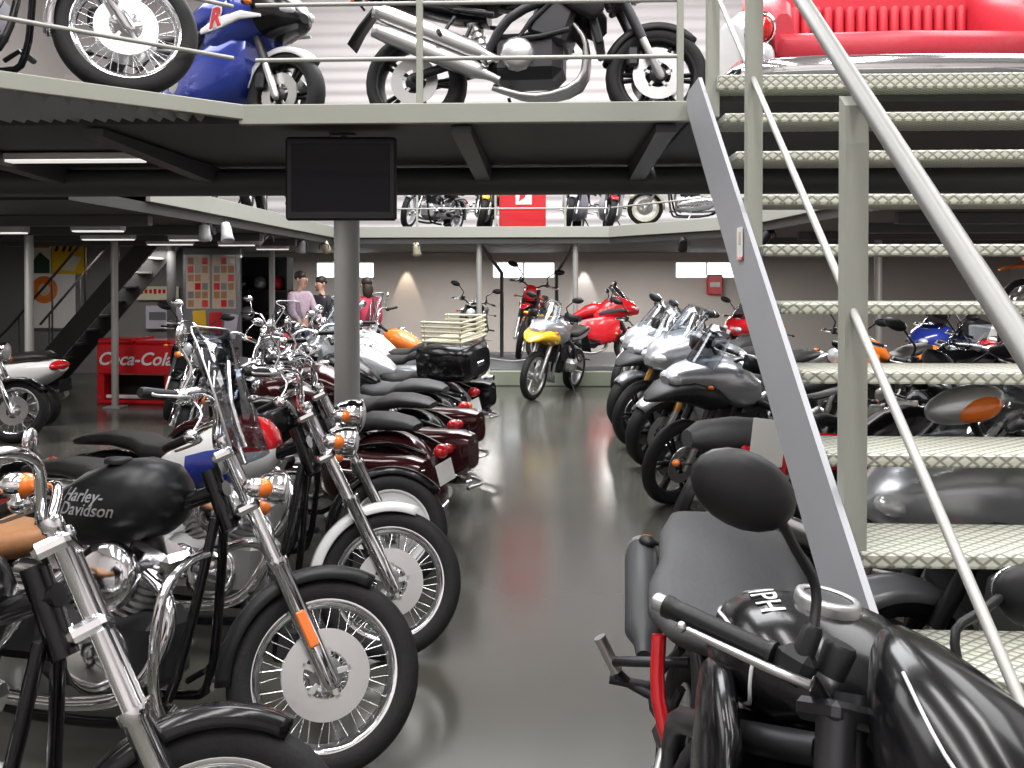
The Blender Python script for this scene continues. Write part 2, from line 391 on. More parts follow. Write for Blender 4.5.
# ------------------------------------------------------------------ cruiser
def cruiser(label, x, y, head, tank='black', fend='black', seat='leather', bags=None, shield=None, wheel='spoke', rim='chrome', det=1,
            steer=25, lean=7, guard=False, z=0.0, group=None, topbox=None, emblem=None, bars=0.0, tank2=None, cat='motorcycle', name='cruiser_motorcycle',
            signals=True, mirrors=True, scale=1.0, rearbody=None, reflector=False, lowfork=None, cover='chrome', Rf=.32, nacelle=None, aircover='chrome', hl=1.0, fa0=40, sigs='fork'):
    root = thing(name, label, cat, (x, y, z), R_(head), group, -R_(lean)); root.scale = (scale,)*3
    n = {0: 8, 1: 12, 2: 20}[det]; nl = {0: 10, 1: 14, 2: 24}[det]
    a = V(-.5, 0, .8660); A = V(0, 0, Rf); S = axis_rot((-.07, 0, Rf), a, R_(steer))
    at = lambda s, yy=0.0, f=0.0: A+a*s+V(f, yy, 0)
    I = Matrix.Identity(4)
    P = lambda nm, mb, m, par=root, xf=None: (mb.xf(xf) if xf is not None else mb).build(nm, m, par)
    put_wheel('front_wheel', root, wheel, Rf, .10 if wheel != 'disc' else .13, rim, det, (-1,) if det < 2 else (-1, 1), S @ Matrix.Translation(A))
    put_wheel('rear_wheel', root, 'disc' if wheel == 'disc' else wheel, .315, .14, rim, min(det, 1), (1,), Matrix.Translation((-1.62, 0, .315)))
    # front end
    for sd in (-1, 1):
        leg = MB().rings([(at(-.05, sd*.108), .020), (at(-.03, sd*.108), .030), (at(.10, sd*.108), .031), (at(.38, sd*.108), .031), (at(.385, sd*.108), .036), (at(.41, sd*.108), .036)], n)
        lg = P('fork_leg', leg, lowfork or 'chrome', xf=S)
        P('fork_tube', MB().rings([(at(.41, sd*.108), .0215), (at(.84, sd*.108), .0215), (at(.845, sd*.108), .027), (at(.87, sd*.108), .024)], n), 'chrome', lg, S)
        if reflector and sd < 0:
            P('reflector', MB().rbox((0, 0, 0), (.034, .012, .125), .005).xf(Matrix.Translation(at(.16, sd*.140)) @ Matrix.Rotation(-R_(30), 4, 'Y')), 'orange', lg, S)
        if det and sd > 0: P('brake_caliper', MB().rbox(at(.10, sd*.075, -.085), (.09, .035, .11), .015), 'darkmetal', lg, S)
    tc = MB()
    for s in (.60, .80): tc.loft([(-.05, 0, .135, .018, 3), (.05, 0, .135, .018, 3)], n=12).v[-0:]
    tc = MB()
    for s in (.60, .80):
        b = MB().rbox((0, 0, 0), (.085, .29, .038), .012); mm = Matrix.Translation(at(s, 0, -.02)) @ Matrix.Rotation(-R_(30), 4, 'Y'); tc.add([mm @ Vector(p) for p in b.v], b.f, False)
    P('triple_clamp', tc, 'chrome' if det else 'steel', xf=S)
    hc = at(.705, 0, .13)
    if hl == 0: pass
    elif not nacelle:
        hq = Matrix.Translation(hc) @ Matrix.Diagonal((hl, hl, hl, 1)) @ Matrix.Translation(-hc); hz = V(hc.x*1.0, 0, hc.z)
        hb_ = MB().lathe([(0, -.13), (.04, -.125), (.075, -.09), (.09, -.03), (.092, .02), (.096, .025), (.096, .035), (.085, .038)], hc, 'x', max(14, n)).xf(hq)
        h = P('headlight', hb_, 'chrome', xf=S)
        P('headlight_lens', MB().lathe([(.086, .034), (.06, .05), (.03, .057), (0, .06)], hc, 'x', max(14, n)).xf(hq), 'lens', h, S)
    else:
        nb = MB().loft([(hc.x+.06, hc.z-.02, .10, .10), (hc.x, hc.z, .19, .15), (hc.x-.12, hc.z+.04, .27, .18), (hc.x-.24, hc.z+.08, .29, .16)], n=nl)
        h = P('fork_fairing', nb, nacelle, xf=S)
        P('headlight_lens', MB().lathe([(.09, .05), (.06, .075), (0, .085)], hc, 'x', max(14, n)), 'lens', h, S)
    # bars
    C = at(.88, 0, -.02); r = bars
    hb = MB()
    gp = {}
    for sd in (-1, 1):
        gi = C+V(-.13, sd*.33, .07+r); go = C+V(-.22, sd*.44, .045+r); gp[sd] = (gi, go)
    path = [gp[-1][0], C+V(-.06, -.27, .11+r), C+V(-.01, -.17, .10+r), C+V(0, -.07, .0), C+V(0, .07, .0), C+V(-.01, .17, .10+r), C+V(-.06, .27, .11+r), gp[1][0]]
    hb.tube(path, .0135, n, 4)
    ho = P('handlebar', hb, 'chrome', xf=S)
    for sd in (-1, 1):
        gi, go = gp[sd]; d = (go-gi).normalized()
        g = MB().rings([(gi, .019), (gi+d*.01, .019), (go-d*.01, .019), (go, .014)], n); P('grip', g, 'plastic', ho, S)
        P('switch_housing', MB().ell(gi-d*.025, (.034, .03, .028), n, 6), 'chrome' if det else 'plastic', ho, S)
        P('lever', MB().tube([gi-d*.02+V(.03, 0, 0), gi+d*.03+V(.065, 0, .0), go+V(.05, 0, -.005), go+d*.01+V(.045, 0, 0)], .0065, 6, 3, r1=.005), 'steel', ho, S)
        if mirrors:
            m0 = gi-d*.03+V(0, 0, .02); m1 = m0+V(-.02, sd*.05, .13); mr = P('mirror', MB().tube([m0, m0+V(.02, sd*.015, .07), m1], .006, 6, 3).ell(m1+V(0, sd*.035, .03), (.016, .062, .040), n, 8), 'chrome', ho, S)
            P('mirror_glass', MB().ell(m1+V(-.012, sd*.035, .03), (.006, .055, .034), n, 6), 'mirrorglass', mr, S)
    if signals:
        for sd in (-1, 1):
            b0 = at(.66, sd*.15, .03); b1 = at(.66, sd*.235, .03)
            if sigs == 'bar': b0 = gp[sd][0]+V(.02, -sd*.06, .0); b1 = b0+V(-.02, sd*.02, .05)
            t = P('turn_signal', MB().cyl(b0, b1, .010, n=6).ell(b1, (.045, .034, .034), n, 8), 'chrome', xf=S)
            P('signal_lens', MB().ell(b1+V(.022, 0, 0), (.034, .0335, .0335), n, 8), 'orange', t, S)
    # front fender follows the wheel
    P('front_fender', MB().fender(A, Rf+.035, .145, fa0 if Rf < .33 else 60, 188, {0: 10, 1: 16, 2: 28}[det], .05), fend, xf=S)
    if shield:
        rows = []
        for i in range(7):
            t = i/6; cx, cz = -.27-.20*t, 1.06+.44*t; hw = .20+.06*math.sin(PI*min(t*1.1, 1))-.10*max(0, t-.6)/.4
            rows.append([V(cx-.13*(u*u), hw*u, cz-.03*u*u) for u in [k/5 for k in range(-5, 6)]])
        w = P('windshield', MB().sheet(rows, .005), 'smoke' if shield == 'smoke' else 'shield', xf=S)
        for q0, q1 in ((1, 2), (9, 8)): P('windshield_bracket', MB().tube([rows[0][q0], rows[2][q0], rows[4][q1]], .008, 6, 2), 'chrome', w, S)
        edge = [r_[0] for r_ in rows]+list(rows[-1][1:-1])+[r_[-1] for r_ in rows[::-1]]
        P('windshield_edge', MB().tube(edge, .004, 6, 2), 'steel', w, S)
    # tank
    ts = [(-.49, .885, .03, .03), (-.515, .885, .085, .075), (-.57, .885, .135, .115), (-.66, .878, .165, .137), (-.76, .862, .168, .140), (-.87, .835, .148, .128), (-.98, .795, .112, .10), (-1.06, .765, .075, .07), (-1.09, .755, .04, .04)]
    ts = [(q[0]-.06, q[1]-.012, q[2], q[3]*1.10) for q in ts]
    tk = P('fuel_tank', MB().loft(ts, nl, 2.25), tank)
    if tank2:
        for m2, (x0, x1), g2 in tank2:
            P('tank_panel', MB().loft([(q[0], q[1]+g2, q[2]+.003, q[3]+.003-abs(g2)*.4) for q in ts if x0 <= q[0] <= x1], nl, 2.25), m2, tk)
    P('filler_cap', MB().lathe([(.048, 0), (.05, .012), (.042, .022), (0, .024)], (-.80, -.06, .993), 'z', max(10, n)), 'plastic' if tank == 'matte' else 'chrome', tk)
    if emblem:
        for (txt, px, pz, sz) in emblem:
            me = text_mesh(txt, sz, .0012,   .35, .0004)
            def tw(c, px=px, pz=pz):                                # project lettering on the tank flank
                X = px+c.x; Z = pz+c.y
                for i in range(len(ts)-1):
                    if ts[i+1][0] <= X <= ts[i][0]:
                        t = (X-ts[i][0])/(ts[i+1][0]-ts[i][0]); zc, hw, hh = [ts[i][k]+(ts[i+1][k]-ts[i][k])*t for k in (1, 2, 3)]; break
                q = min(.99, abs((Z-zc)/hh)); return Vector((X, -(hw*(1-q**2.25)**(1/2.25)+.002+c.z), Z))
            wrap(me, tw); me.materials.clear(); me.materials.append(M['silver']); link('tank_emblem', me, tk)
    # seat and tail
    P('seat', MB().loft([(-1.0, .735, .09, .045), (-1.08, .715, .14, .055), (-1.2, .69, .175, .06), (-1.36, .70, .18, .065), (-1.44, .745, .16, .055), (-1.6, .765, .13, .045), (-1.76, .755, .10, .035), (-1.84, .74, .06, .02)], nl, 2.6), seat)
    P('rear_fender', MB().fender((-1.62, 0, .315), .385, .20, 28, 186, {0: 10, 1: 16, 2: 22}[det], .08), fend)
    tl = P('tail_light', MB().ell((-2.0, 0, .60), (.045, .06, .045), n, 8), 'redlens')
    for sd in (-1, 1):
        b1 = V(-1.93, sd*.17, .56); t = P('turn_signal', MB().cyl((-1.93, sd*.08, .56), b1, .009, n=6).ell(b1, (.04, .032, .032), n, 8), 'chrome')
        P('signal_lens', MB().ell(b1-V(.02, 0, 0), (.03, .0315, .0315), n, 8), 'redlens' if bags else 'orange', t)
    P('license_plate', MB().rbox((-2.02, 0, .47), (.006, .18, .13), .002, Matrix.Rotation(R_(12), 3, 'Y')), 'paper')
    # engine
    en = P('engine', MB().rbox((-.80, 0, .36), (.50, .25, .27), .05).rbox((-1.13, 0, .40), (.24, .22, .22), .04), 'darkmetal' if tank in ('matte',) else 'alu')
    for sg in (1, -1):
        d = V(sg*.38, 0, .925); b = V(-.80+sg*.05, 0, .44)
        cy = P('cylinder', MB().fins(b+d*.02, b+d*.20, .098, .078, 7 if det else 3, max(10, n)), 'alu' if det else 'darkmetal', en)
        P('rocker_cover', MB().rbox((0, 0, 0), (.17, .16, .085), .02).xf(Matrix.Translation(b+d*.25) @ Matrix.Rotation(R_(22)*sg, 4, 'Y')), cover, en)
    P('air_cleaner', MB().lathe([(0, -.24), (.07, -.238), (.105, -.225), (.118, -.20), (.115, -.165), (.05, -.14), (0, -.12)], (-.72, 0, .63), 'y', max(14, n)), aircover, en)
    P('cam_cover', MB().lathe([(0, -.175), (.08, -.172), (.115, -.155), (.125, -.12)], (-.78, 0, .34), 'y', max(12, n)).lathe([(0, -.165), (.06, -.16), (.08, -.12)], (-.93, 0, .38), 'y', max(12, n)), 'chrome', en)
    P('primary_cover', MB().loft([(-.62, .34, .05, .04), (-.66, .34, .06, .10), (-.85, .34, .06, .125), (-1.15, .37, .06, .12), (-1.28, .38, .05, .06)], 12, 3, y0=.155), 'chrome', en)
    for pth in ([(-.64, -.08, .62), (-.52, -.13, .55), (-.50, -.17, .42), (-.60, -.20, .26), (-.85, -.21, .21), (-1.2, -.21, .22)], [(-.98, -.08, .60), (-1.06, -.15, .50), (-1.12, -.19, .38), (-1.25, -.21, .32), (-1.35, -.21, .32)]):
        ex = P('exhaust_pipe', MB().tube(pth, .024, n, 4), 'chrome'); e = V(*pth[-1])
        P('muffler', MB().rings([(e, .026), (e+V(-.08, 0, .002), .043), (e+V(-.62, -.01, .03), .045), (e+V(-.70, -.012, .034), .036)], n), 'chrome', ex)
    fr = MB()
    for sd in (-1, 1):
        fr.tube([(-.42, sd*.03, .82), (-.45, sd*.08, .5), (-.50, sd*.13, .22), (-.62, sd*.15, .15), (-1.15, sd*.15, .16), (-1.36, sd*.14, .36), (-1.40, sd*.14, .58), (-1.1, sd*.06, .70)], .018, 8, 3)
        fr.tube([(-1.36, sd*.13, .34), (-1.62, sd*.12, .315)], .022, 8, 1)
        fr.tube([(-1.35, sd*.14, .6), (-1.7, sd*.125, .66), (-1.95, sd*.09, .60)], .014, 6, 3)
    fr.tube([(-.40, 0, .92), (-.75, 0, .80), (-1.1, 0, .70)], .03, 8, 3); fr.cyl((-.375, 0, .78), (-.47, 0, .98), .034, n=10)
    P('frame', fr, 'black')
    for sd in (-1, 1):
        sh = MB().fins((-1.60, sd*.165, .36), (-1.40, sd*.165, .60), .030, .020, 9 if det else 4, 10); P('shock_absorber', sh, 'chrome')
    P('kickstand', MB().tube([(-.85, .16, .2), (-.80, .27, .07), (-.78, .33, .012+.31*math.tan(R_(lean))*0)], .011, 6, 2), 'steel')
    for sd in (-1, 1): P('footpeg', MB().cyl((-.52, sd*.16, .25), (-.52, sd*.31, .25), .017, n=8).cyl((-.52, sd*.13, .25), (-.6, sd*.15, .2), .012, n=6), 'plastic')
    if guard:
        g = MB()
        for sd in (-1, 1): g.tube([(-.43, sd*.05, .70), (-.41, sd*.20, .70), (-.40, sd*.33, .64), (-.40, sd*.365, .50), (-.41, sd*.34, .34), (-.44, sd*.24, .22), (-.48, sd*.12, .20)], .0165, n, 5)
        P('engine_guard', g, 'chrome')
    if bags:
        for sd in (-1, 1):
            b = P('saddlebag', MB().loft([(-1.32, .49, .06, .10), (-1.36, .48, .095, .15), (-1.5, .47, .115, .17), (-1.8, .48, .115, .165), (-1.98, .50, .10, .15), (-2.06, .52, .07, .11)], nl, 3.2, y0=sd*.285), bags)
            P('bag_lid_trim', MB().tube([(-1.33, sd*.40, .56), (-1.6, sd*.408, .565), (-1.95, sd*.395, .575), (-2.07, sd*.30, .58)], .007, 6, 3), 'chrome', b)
            P('bag_guard', MB().tube([(-1.45, sd*.20, .28), (-1.6, sd*.40, .29), (-1.95, sd*.40, .30), (-2.1, sd*.3, .31), (-2.1, sd*.12, .33)], .012, 8, 4), 'chrome', b)
    if topbox:
        tb = P('top_box', MB().loft([(-1.50, .90, .16, .12), (-1.55, .90, .25, .17), (-1.8, .90, .29, .18), (-2.05, .90, .27, .17), (-2.10, .90, .19, .12)], nl, 4), topbox)
        P('box_latch', MB().rbox((-2.10, 0, .88), (.02, .12, .05), .008), 'chrome', tb)
        rk = MB()
        for k in range(7): rk.tube([(-1.56, -.21+.07*k, 1.085), (-1.7, -.21+.07*k, 1.11), (-2.04, -.21+.07*k, 1.11)], .010, 6, 2)
        for q in range(5):
            zz = 1.115+.045*q
            rk.tube([(-1.62, -.22, zz), (-2.05, -.24, zz), (-2.07, 0, zz), (-2.05, .24, zz), (-1.62, .22, zz)], .012, 6, 1)
        for xx, yy in ((-1.65, -.22), (-2.03, -.23), (-2.03, .23), (-1.65, .22)): rk.cyl((xx, yy, 1.07), (xx, yy, 1.31), .010, n=6)
        P('luggage_rack', rk, 'cream', tb)
        P('sissy_bar', MB().tube([(-1.5, -.14, .55), (-1.6, -.14, .85), (-1.6, .14, .85), (-1.5, .14, .55)], .012, 6, 2), 'chrome', tb)
    if rearbody:
        for sd in (-1, 1): P('side_panel', MB().loft([(-1.05, .56, .02, .10), (-1.2, .56, .05, .17), (-1.6, .52, .07, .20), (-1.95, .48, .05, .14), (-2.05, .46, .02, .06)], nl, 2.6, y0=sd*.12), rearbody)
    return root

# ------------------------------------------------------------------ road / sport / adventure / dirt bikes
def street(label, x, y, head, kind='naked', paint='black', paint2=None, seat='leather', rim='plastic', det=1, steer=8, lean=8, z=0.0, group=None,
           fork='darkmetal', wheel='cast', screen='smoke', panniers=None, topbox=None, exhaust='steel', twin=False, gold=False, mirrors=True, tailpaint=None,
           name=None, lettermark=None, scale=1.0, lamp=True, barh=0.0, cowl=None, indicators=True, handguard=None, tankw=1.0, seatw=1.0, gripk=1.0, sil=None, bark=None, sweep=0.0, rise=0.0, mtilt=8, mout=.095, mz=.044, mx=.03, myaw=0, nose=None, mup=.205):
    adv = kind in ('adventure', 'dirt'); d = .10 if adv else 0.0
    name = name or {'naked': 'naked_motorcycle', 'half': 'touring_motorcycle', 'full': 'sport_motorcycle', 'adventure': 'adventure_motorcycle', 'dirt': 'dirt_motorcycle'}[kind]
    root = thing(name, label, 'motorcycle', (x, y, z), R_(head), group, -R_(lean)); root.scale = (scale,)*3
    n = {0: 8, 1: 12, 2: 20}[det]; nl = {0: 12, 1: 16, 2: 28}[det]; paint2 = paint2 or paint; tailpaint = tailpaint or paint
    Rf = .34 if adv else .30; wh = 'spoke' if kind == 'dirt' else wheel
    a = V(-.4226, 0, .9063); A = V(0, 0, Rf); S = axis_rot((-.05, 0, Rf), a, R_(steer)); at = lambda s, yy=0.0, f=0.0: A+a*s+V(f, yy, 0)
    P = lambda nm, mb, m, par=root, xf=None: (mb.xf(xf) if xf is not None else mb).build(nm, m, par)
    put_wheel('front_wheel', root, wh, Rf, .09 if adv else .12, rim if wh != 'spoke' else 'steel', det, (-1, 1), S @ Matrix.Translation(A))
    put_wheel('rear_wheel', root, wh, .31, .13 if adv else .17, rim if wh != 'spoke' else 'steel', det, (-1,), Matrix.Translation((-1.44, 0, .31)))
    for sd in (-1, 1):
        lg = P('fork_leg', MB().rings([(at(-.04, sd*.105), .018), (at(-.02, sd*.105), .026), (at(.28+d, sd*.105), .024)], n), 'steel', xf=S)
        P('fork_tube', MB().rings([(at(.22+d, sd*.105), .030), (at(.71+d, sd*.105), .030)], n), 'gold' if gold else fork, lg, S)
        P('brake_caliper', MB().rbox(at(.11, sd*.085, -.10), (.07, .04, .12), .014), 'darkmetal', lg, S)
    tc = MB()
    for s in (.50+d, .70+d):
        b = MB().rbox((0, 0, 0), (.09, .27, .035), .01); mm = Matrix.Translation(at(s, 0, -.02)) @ Matrix.Rotation(-R_(25), 4, 'Y'); tc.add([mm @ Vector(p) for p in b.v], b.f, False)
    P('triple_clamp', tc, 'darkmetal', xf=S)
    if not adv: P('front_fender', MB().fender(A, Rf+.03, .14, 45, 165, 10 if det == 0 else 16, .05), paint2, xf=S)
    # bars
    C = at(.74+d, 0, -.01)+V(0, 0, .02+barh); sport = kind == 'full'
    if sport: C = C-V(0, 0, .09)
    hb = MB(); gp = {}; k = bark or (.86 if sport else 1.0)
    for sd in (-1, 1): gp[sd] = (C+V(-.05, sd*.25*k, .05), C+V(-.05-.055*gripk-sweep, sd*(.25*k+.125*gripk), .05-.015*gripk+rise))
    hb.tube([gp[-1][0], C+V(-.02, -.15, .045), C+V(0, -.07, .0), C+V(0, .07, .0), C+V(-.02, .15, .045), gp[1][0]], .0125, n, 4)
    ho = P('handlebar', hb, 'darkmetal', xf=S)
    for sd in (-1, 1):
        gi, go = gp[sd]; dd = (go-gi).normalized()
        glen = (go-gi).length; pr = [(gi, .022), (gi+dd*.008, .022), (gi+dd*.010, .0175)]
        if det == 2:
            for q in range(11): pr += [(gi+dd*(.012+glen*.075*q), .0185), (gi+dd*(.012+glen*(.075*q+.045)), .0172)]
        pr += [(go-dd*.012, .0185), (go-dd*.010, .020), (go, .020)]
        P('grip', MB().rings(pr, n), 'plastic', ho, S)
        P('bar_end_weight', MB().rings([(go, .016), (go+dd*.02, .016), (go+dd*.024, .012)], n), 'alu', ho, S)
        P('switch_housing', MB().rbox(gi-dd*.035, (.05, .062, .055), .014, Matrix.Rotation(math.atan2(dd.y, dd.x)-PI/2, 3, 'Z')), 'plastic', ho, S)
        P('lever', MB().rings([(gi-dd*.045+V(.03, 0, -.005), .010), (gi-dd*.02+V(.062, 0, -.006), .009), (gi+dd*.06+V(.068, 0, -.008), .0075), (go-dd*.01+V(.058, 0, -.01), .006)], 8).ell(go+V(.056, 0, -.01), (.0095, .0095, .0095), 10, 6), 'steel', ho, S)
        if mirrors:
            m0 = gi-dd*.04+V(.0, 0, .025); m2 = m0+V(mx, sd*mout, mup); m1 = m0+V(mx*.6, sd*(mout-.095)*.5-sd*.012, .095)
            mr = P('mirror', MB().rings([(m0-V(0, 0, .02), .018), (m0+V(0, 0, .035), .016), (m0+V(.003, 0, .045), .010)], n).tube([m0+V(0, 0, .04), m1, m1.lerp(m2, .5), m2], .0085, 8, 3).ell(m2+Matrix.Rotation(R_(myaw), 3, 'Z') @ V(.0, sd*.06, .012), (.034, .088, mz), max(n, 14), 10, Matrix.Rotation(R_(myaw), 3, 'Z') @ Matrix.Rotation(sd*R_(mtilt), 3, 'X')), 'plastic', ho, S)
            P('mirror_glass', MB().ell(m2+Matrix.Rotation(R_(myaw), 3, 'Z') @ V(-.026, sd*.06, .012), (.010, .078, mz*.84), max(n, 12), 8, Matrix.Rotation(R_(myaw), 3, 'Z') @ Matrix.Rotation(sd*R_(mtilt), 3, 'X')), 'mirrorglass', mr, S)
    rs = gp[-1][0]; P('brake_reservoir', MB().rings([(rs+V(.05, .07, .01), .024), (rs+V(.05, .07, .055), .026), (rs+V(.05, .07, .062), .022)], n), 'plastic', ho, S)
    if handguard:
        for sd in (-1, 1):
            gi, go = gp[sd]; P('hand_guard', MB().sheet([[gi+V(.09, -sd*.04, -.05+.11*t), gi.lerp(go, .5)+V(.11, 0, -.05+.11*t), go+V(.08, sd*.02, -.04+.09*t), go+V(.0, sd*.03, -.02+.05*t)] for t in (0, .5, 1)], .006), handguard, ho, S)
    # tank / seat / tail
    ts = [(-.40, .90+d, .04, .03), (-.43, .905+d, .11, .07), (-.52, .91+d, .155, .105), (-.64, .90+d, .172, .125), (-.76, .87+d, .15, .115), (-.88, .82+d, .105, .085), (-.97, .79+d, .07, .05)]
    if kind == 'dirt': ts = [(q[0], q[1]-.02, q[2]*.72, q[3]*.8) for q in ts]
    ts = [(q[0], q[1], q[2]*tankw, q[3]) for q in ts]
    tk = P('fuel_tank', MB().loft(ts, nl, 2.5), paint)
    zt0 = ts[3][1]+ts[3][3]; fcap = P('filler_cap', MB().lathe([(.046, .012), (.048, .016), (.060, .014), (.062, .006), (.062, -.02)], (-.60, 0, zt0), 'z', max(12, n)), 'alu', tk)
    P('filler_cap_lid', MB().lathe([(.047, .010), (.03, .013), (0, .014)], (-.60, 0, zt0), 'z', max(12, n)), 'greyplastic', fcap)
    P('seat', MB().loft([(-.90, .785+d, .085, .03), (-.97, .775+d, .13, .045), (-1.10, .77+d, .15, .05), (-1.24, .785+d, .145, .05), (-1.30, .83+d*.6, .13, .05), (-1.46, .865+d*.5, .125, .045), (-1.62, .885+d*.5, .10, .035), (-1.68, .89+d*.5, .06, .02)], nl, 2.7).xf(Matrix.Diagonal((1, seatw, 1, 1))), seat)
    tl = P('tail_cowl', MB().loft([(-1.0, .70+d, .10, .05), (-1.2, .735+d*.8, .13, .06), (-1.45, .80+d*.5, .125, .055), (-1.66, .85+d*.5, .09, .045), (-1.78, .875+d*.5, .05, .02)], nl, 2.6), tailpaint)
    P('tail_light', MB().ell((-1.76, 0, .86+d*.5), (.03, .06, .025), n, 6), 'redlens', tl)
    P('plate_hanger', MB().sheet([[(-1.68, -.06, .82), (-1.68, .06, .82)], [(-1.80, -.07, .66), (-1.80, .07, .66)], [(-1.86, -.08, .55), (-1.86, .08, .55)]], .012), 'plastic', tl)
    if indicators:
        for sx, zz in ((-1.76, .76), (-.12, .86+d)):
            for sd in (-1, 1):
                ys = .262 if sx > -1 and kind in ('half', 'full') else .21
                b = V(sx, sd*ys, zz); t = P('turn_signal', MB().cyl((sx, sd*.07, zz), b, .008, n=6).ell(b, (.035, .03, .02), n, 6), 'plastic'); P('signal_lens', MB().ell(b+V(.012 if sx > -1 else -.012, 0, 0), (.03, .028, .019), n, 6), 'orange', t)
    # engine etc
    en = P('engine', MB().rbox((-.76, 0, .42+d*.6), (.44, .34, .28), .06).rbox((-.60, 0, .62+d*.6), (.24, .36, .26), .03, Matrix.Rotation(R_(20), 3, 'Y')), 'darkmetal')
    P('clutch_cover', MB().lathe([(0, -.215), (.07, -.213), (.095, -.195), (.105, -.16)], (-.80, 0, .42+d*.6), 'y', max(12, n)), 'alu', en)
    P('generator_cover', MB().lathe([(0, .21), (.06, .208), (.08, .19), (.09, .16)], (-.74, 0, .42+d*.6), 'y', max(12, n)), 'alu', en)
    P('radiator', MB().rbox((-.36, 0, .60+d*.6), (.05, .32, .28), .01, Matrix.Rotation(-R_(15), 3, 'Y')), 'plastic')
    fr = MB()
    for sd in (-1, 1):
        fr.tube([(-.34, sd*.05, .86+d), (-.55, sd*.18, .76+d*.8), (-.85, sd*.19, .62+d*.6), (-.98, sd*.15, .42)], .028, 8, 3)
        fr.tube([(-.60, sd*.18, .72), (-.80, sd*.185, .50), (-.5, sd*.18, .55)], .018, 8, 2)
        fr.tube([(-.95, sd*.12, .68+d), (-1.3, sd*.11, .74+d*.6), (-1.65, sd*.07, .82+d*.5)], .015, 6, 2)
    fr.cyl(at(.47+d, 0, -.06), at(.72+d, 0, -.06), .04, n=10)
    P('frame', fr, 'red' if kind == 'naked' and paint == 'red' else 'darkmetal')
    sw = MB()
    for sd in (-1, 1): sw.tube([(-.95, sd*.10, .43), (-1.2, sd*.125, .38), (-1.44, sd*.115, .31)], .028, 8, 2)
    P('swingarm', sw, 'alu' if kind == 'full' else 'darkmetal')
    P('shock_absorber', MB().fins((-1.02, 0, .45), (-1.10, 0, .70), .045, .03, 6, 10), 'redlens' if gold else 'steel')
    hd = MB()
    for yy in (-.12, -.04, .04, .12): hd.tube([(-.48, yy, .60+d*.5), (-.41, yy*.9, .48), (-.45, yy*.7, .27), (-.70, yy*.4-.04, .19), (-.95, -.12, .24)], .02, 8, 3)
    P('exhaust_header', hd, 'steel')
    for i in range(2 if twin else 1):
        o = V(0, 0, .115*i) if twin else V(0, 0, 0); e0 = V(-.98, -.17, .30)+o; e1 = V(-1.62, -.245, .56)+o
        if sil: e0, e1 = V(*sil[0]), V(*sil[1])
        dv = (e1-e0)
        ex = P('silencer', MB().rings([(e0-dv*.12, .022), (e0, .03), (e0+dv*.12, .055), (e0+dv*.88, .055), (e1, .045)], n), exhaust)
        P('silencer_tip', MB().rings([(e1-dv*.02, .048), (e1+dv*.03, .046), (e1+dv*.03, .030)], n), 'steel', ex)
    P('kickstand', MB().tube([(-.90, .16, .26), (-.86, .27, .10), (-.84, .33, .015)], .012, 6, 2), 'darkmetal')
    for sd in (-1, 1):
        P('footpeg', MB().cyl((-.98, sd*.18, .36), (-.98, sd*.31, .36), .014, n=8).tube([(-.92, sd*.15, .42), (-.98, sd*.19, .36), (-1.06, sd*.17, .45)], .014, 6, 2), 'alu')
        P('passenger_peg', MB().tube([(-1.18, sd*.15, .66), (-1.24, sd*.2, .52), (-1.14, sd*.17, .48), (-1.08, sd*.15, .6)], .012, 6, 2).cyl((-1.24, sd*.2, .52), (-1.24, sd*.31, .52), .014, n=8), 'darkmetal')
    # fronts
    def lens_at(px, py, pz, r, par): P('headlight_lens', MB().ell((px, py, pz), r, max(12, n), 8), 'lens', par, None)
    if kind == 'naked':
        hc = at(.60, 0, .11)
        if lamp:
            h = P('headlight', MB().lathe([(0, -.11), (.05, -.10), (.082, -.05), (.09, .01), (.094, .02), (.084, .028)], hc, 'x', max(14, n)), cowl or 'plastic', xf=S)
            P('headlight_lens', MB().lathe([(.085, .024), (.05, .045), (0, .052)], hc, 'x', max(14, n)), 'lens', h, S)
        for sd in (-1, 1): P('instrument_dial', MB().lathe([(0, -.05), (.045, -.045), (.052, -.01), (.054, 0), (.046, .004), (0, .004)], hc+V(-.07, sd*.055, .13), 'z', max(12, n)), 'plastic', xf=S)
        for sd in (-1, 1): P('radiator_shroud', MB().loft([(-.30, .70, .012, .05), (-.36, .72, .03, .13), (-.5, .78, .035, .12), (-.62, .82, .02, .05)], 12, 2.6, y0=sd*.19), paint2)
    if kind in ('half', 'full'):
        up = .06 if kind == 'half' else -.03
        fs = [(.13, .83+up, .035, .025), (.10, .84+up, .10, .07), (.02, .87+up, .165, .115), (-.12, .885+up, .215, .165), (-.28, .87+up, .24, .205), (-.44, .81+up, .235, .20), (-.56, .76+up, .205, .15), (-.64, .73+up, .16, .09)]
        fa = P('fairing', MB().loft(fs, nl, 2.7), paint)
        if nose: P('nose_panel', MB().loft([(q[0]+.004, q[1], q[2]+.005, q[3]+.005) for q in fs[:4]], nl, 2.7), nose, fa)
        for sd in (-1, 1): lens_at(.060, sd*.085, .865+up, (.065, .06, .04), fa)
        P('air_intake', MB().rbox((.085, 0, .79+up), (.06, .10, .03), .01), 'plastic', fa)
        for sd in (-1, 1): P('fairing_stripe', MB().loft([(-.02, .80+up, .006, .01), (-.2, .83+up, .012, .03), (-.42, .80+up, .012, .045), (-.56, .77+up, .006, .02)], 10, 2.5, y0=sd*.228), paint2 if paint2 != paint else 'greyplastic', fa)
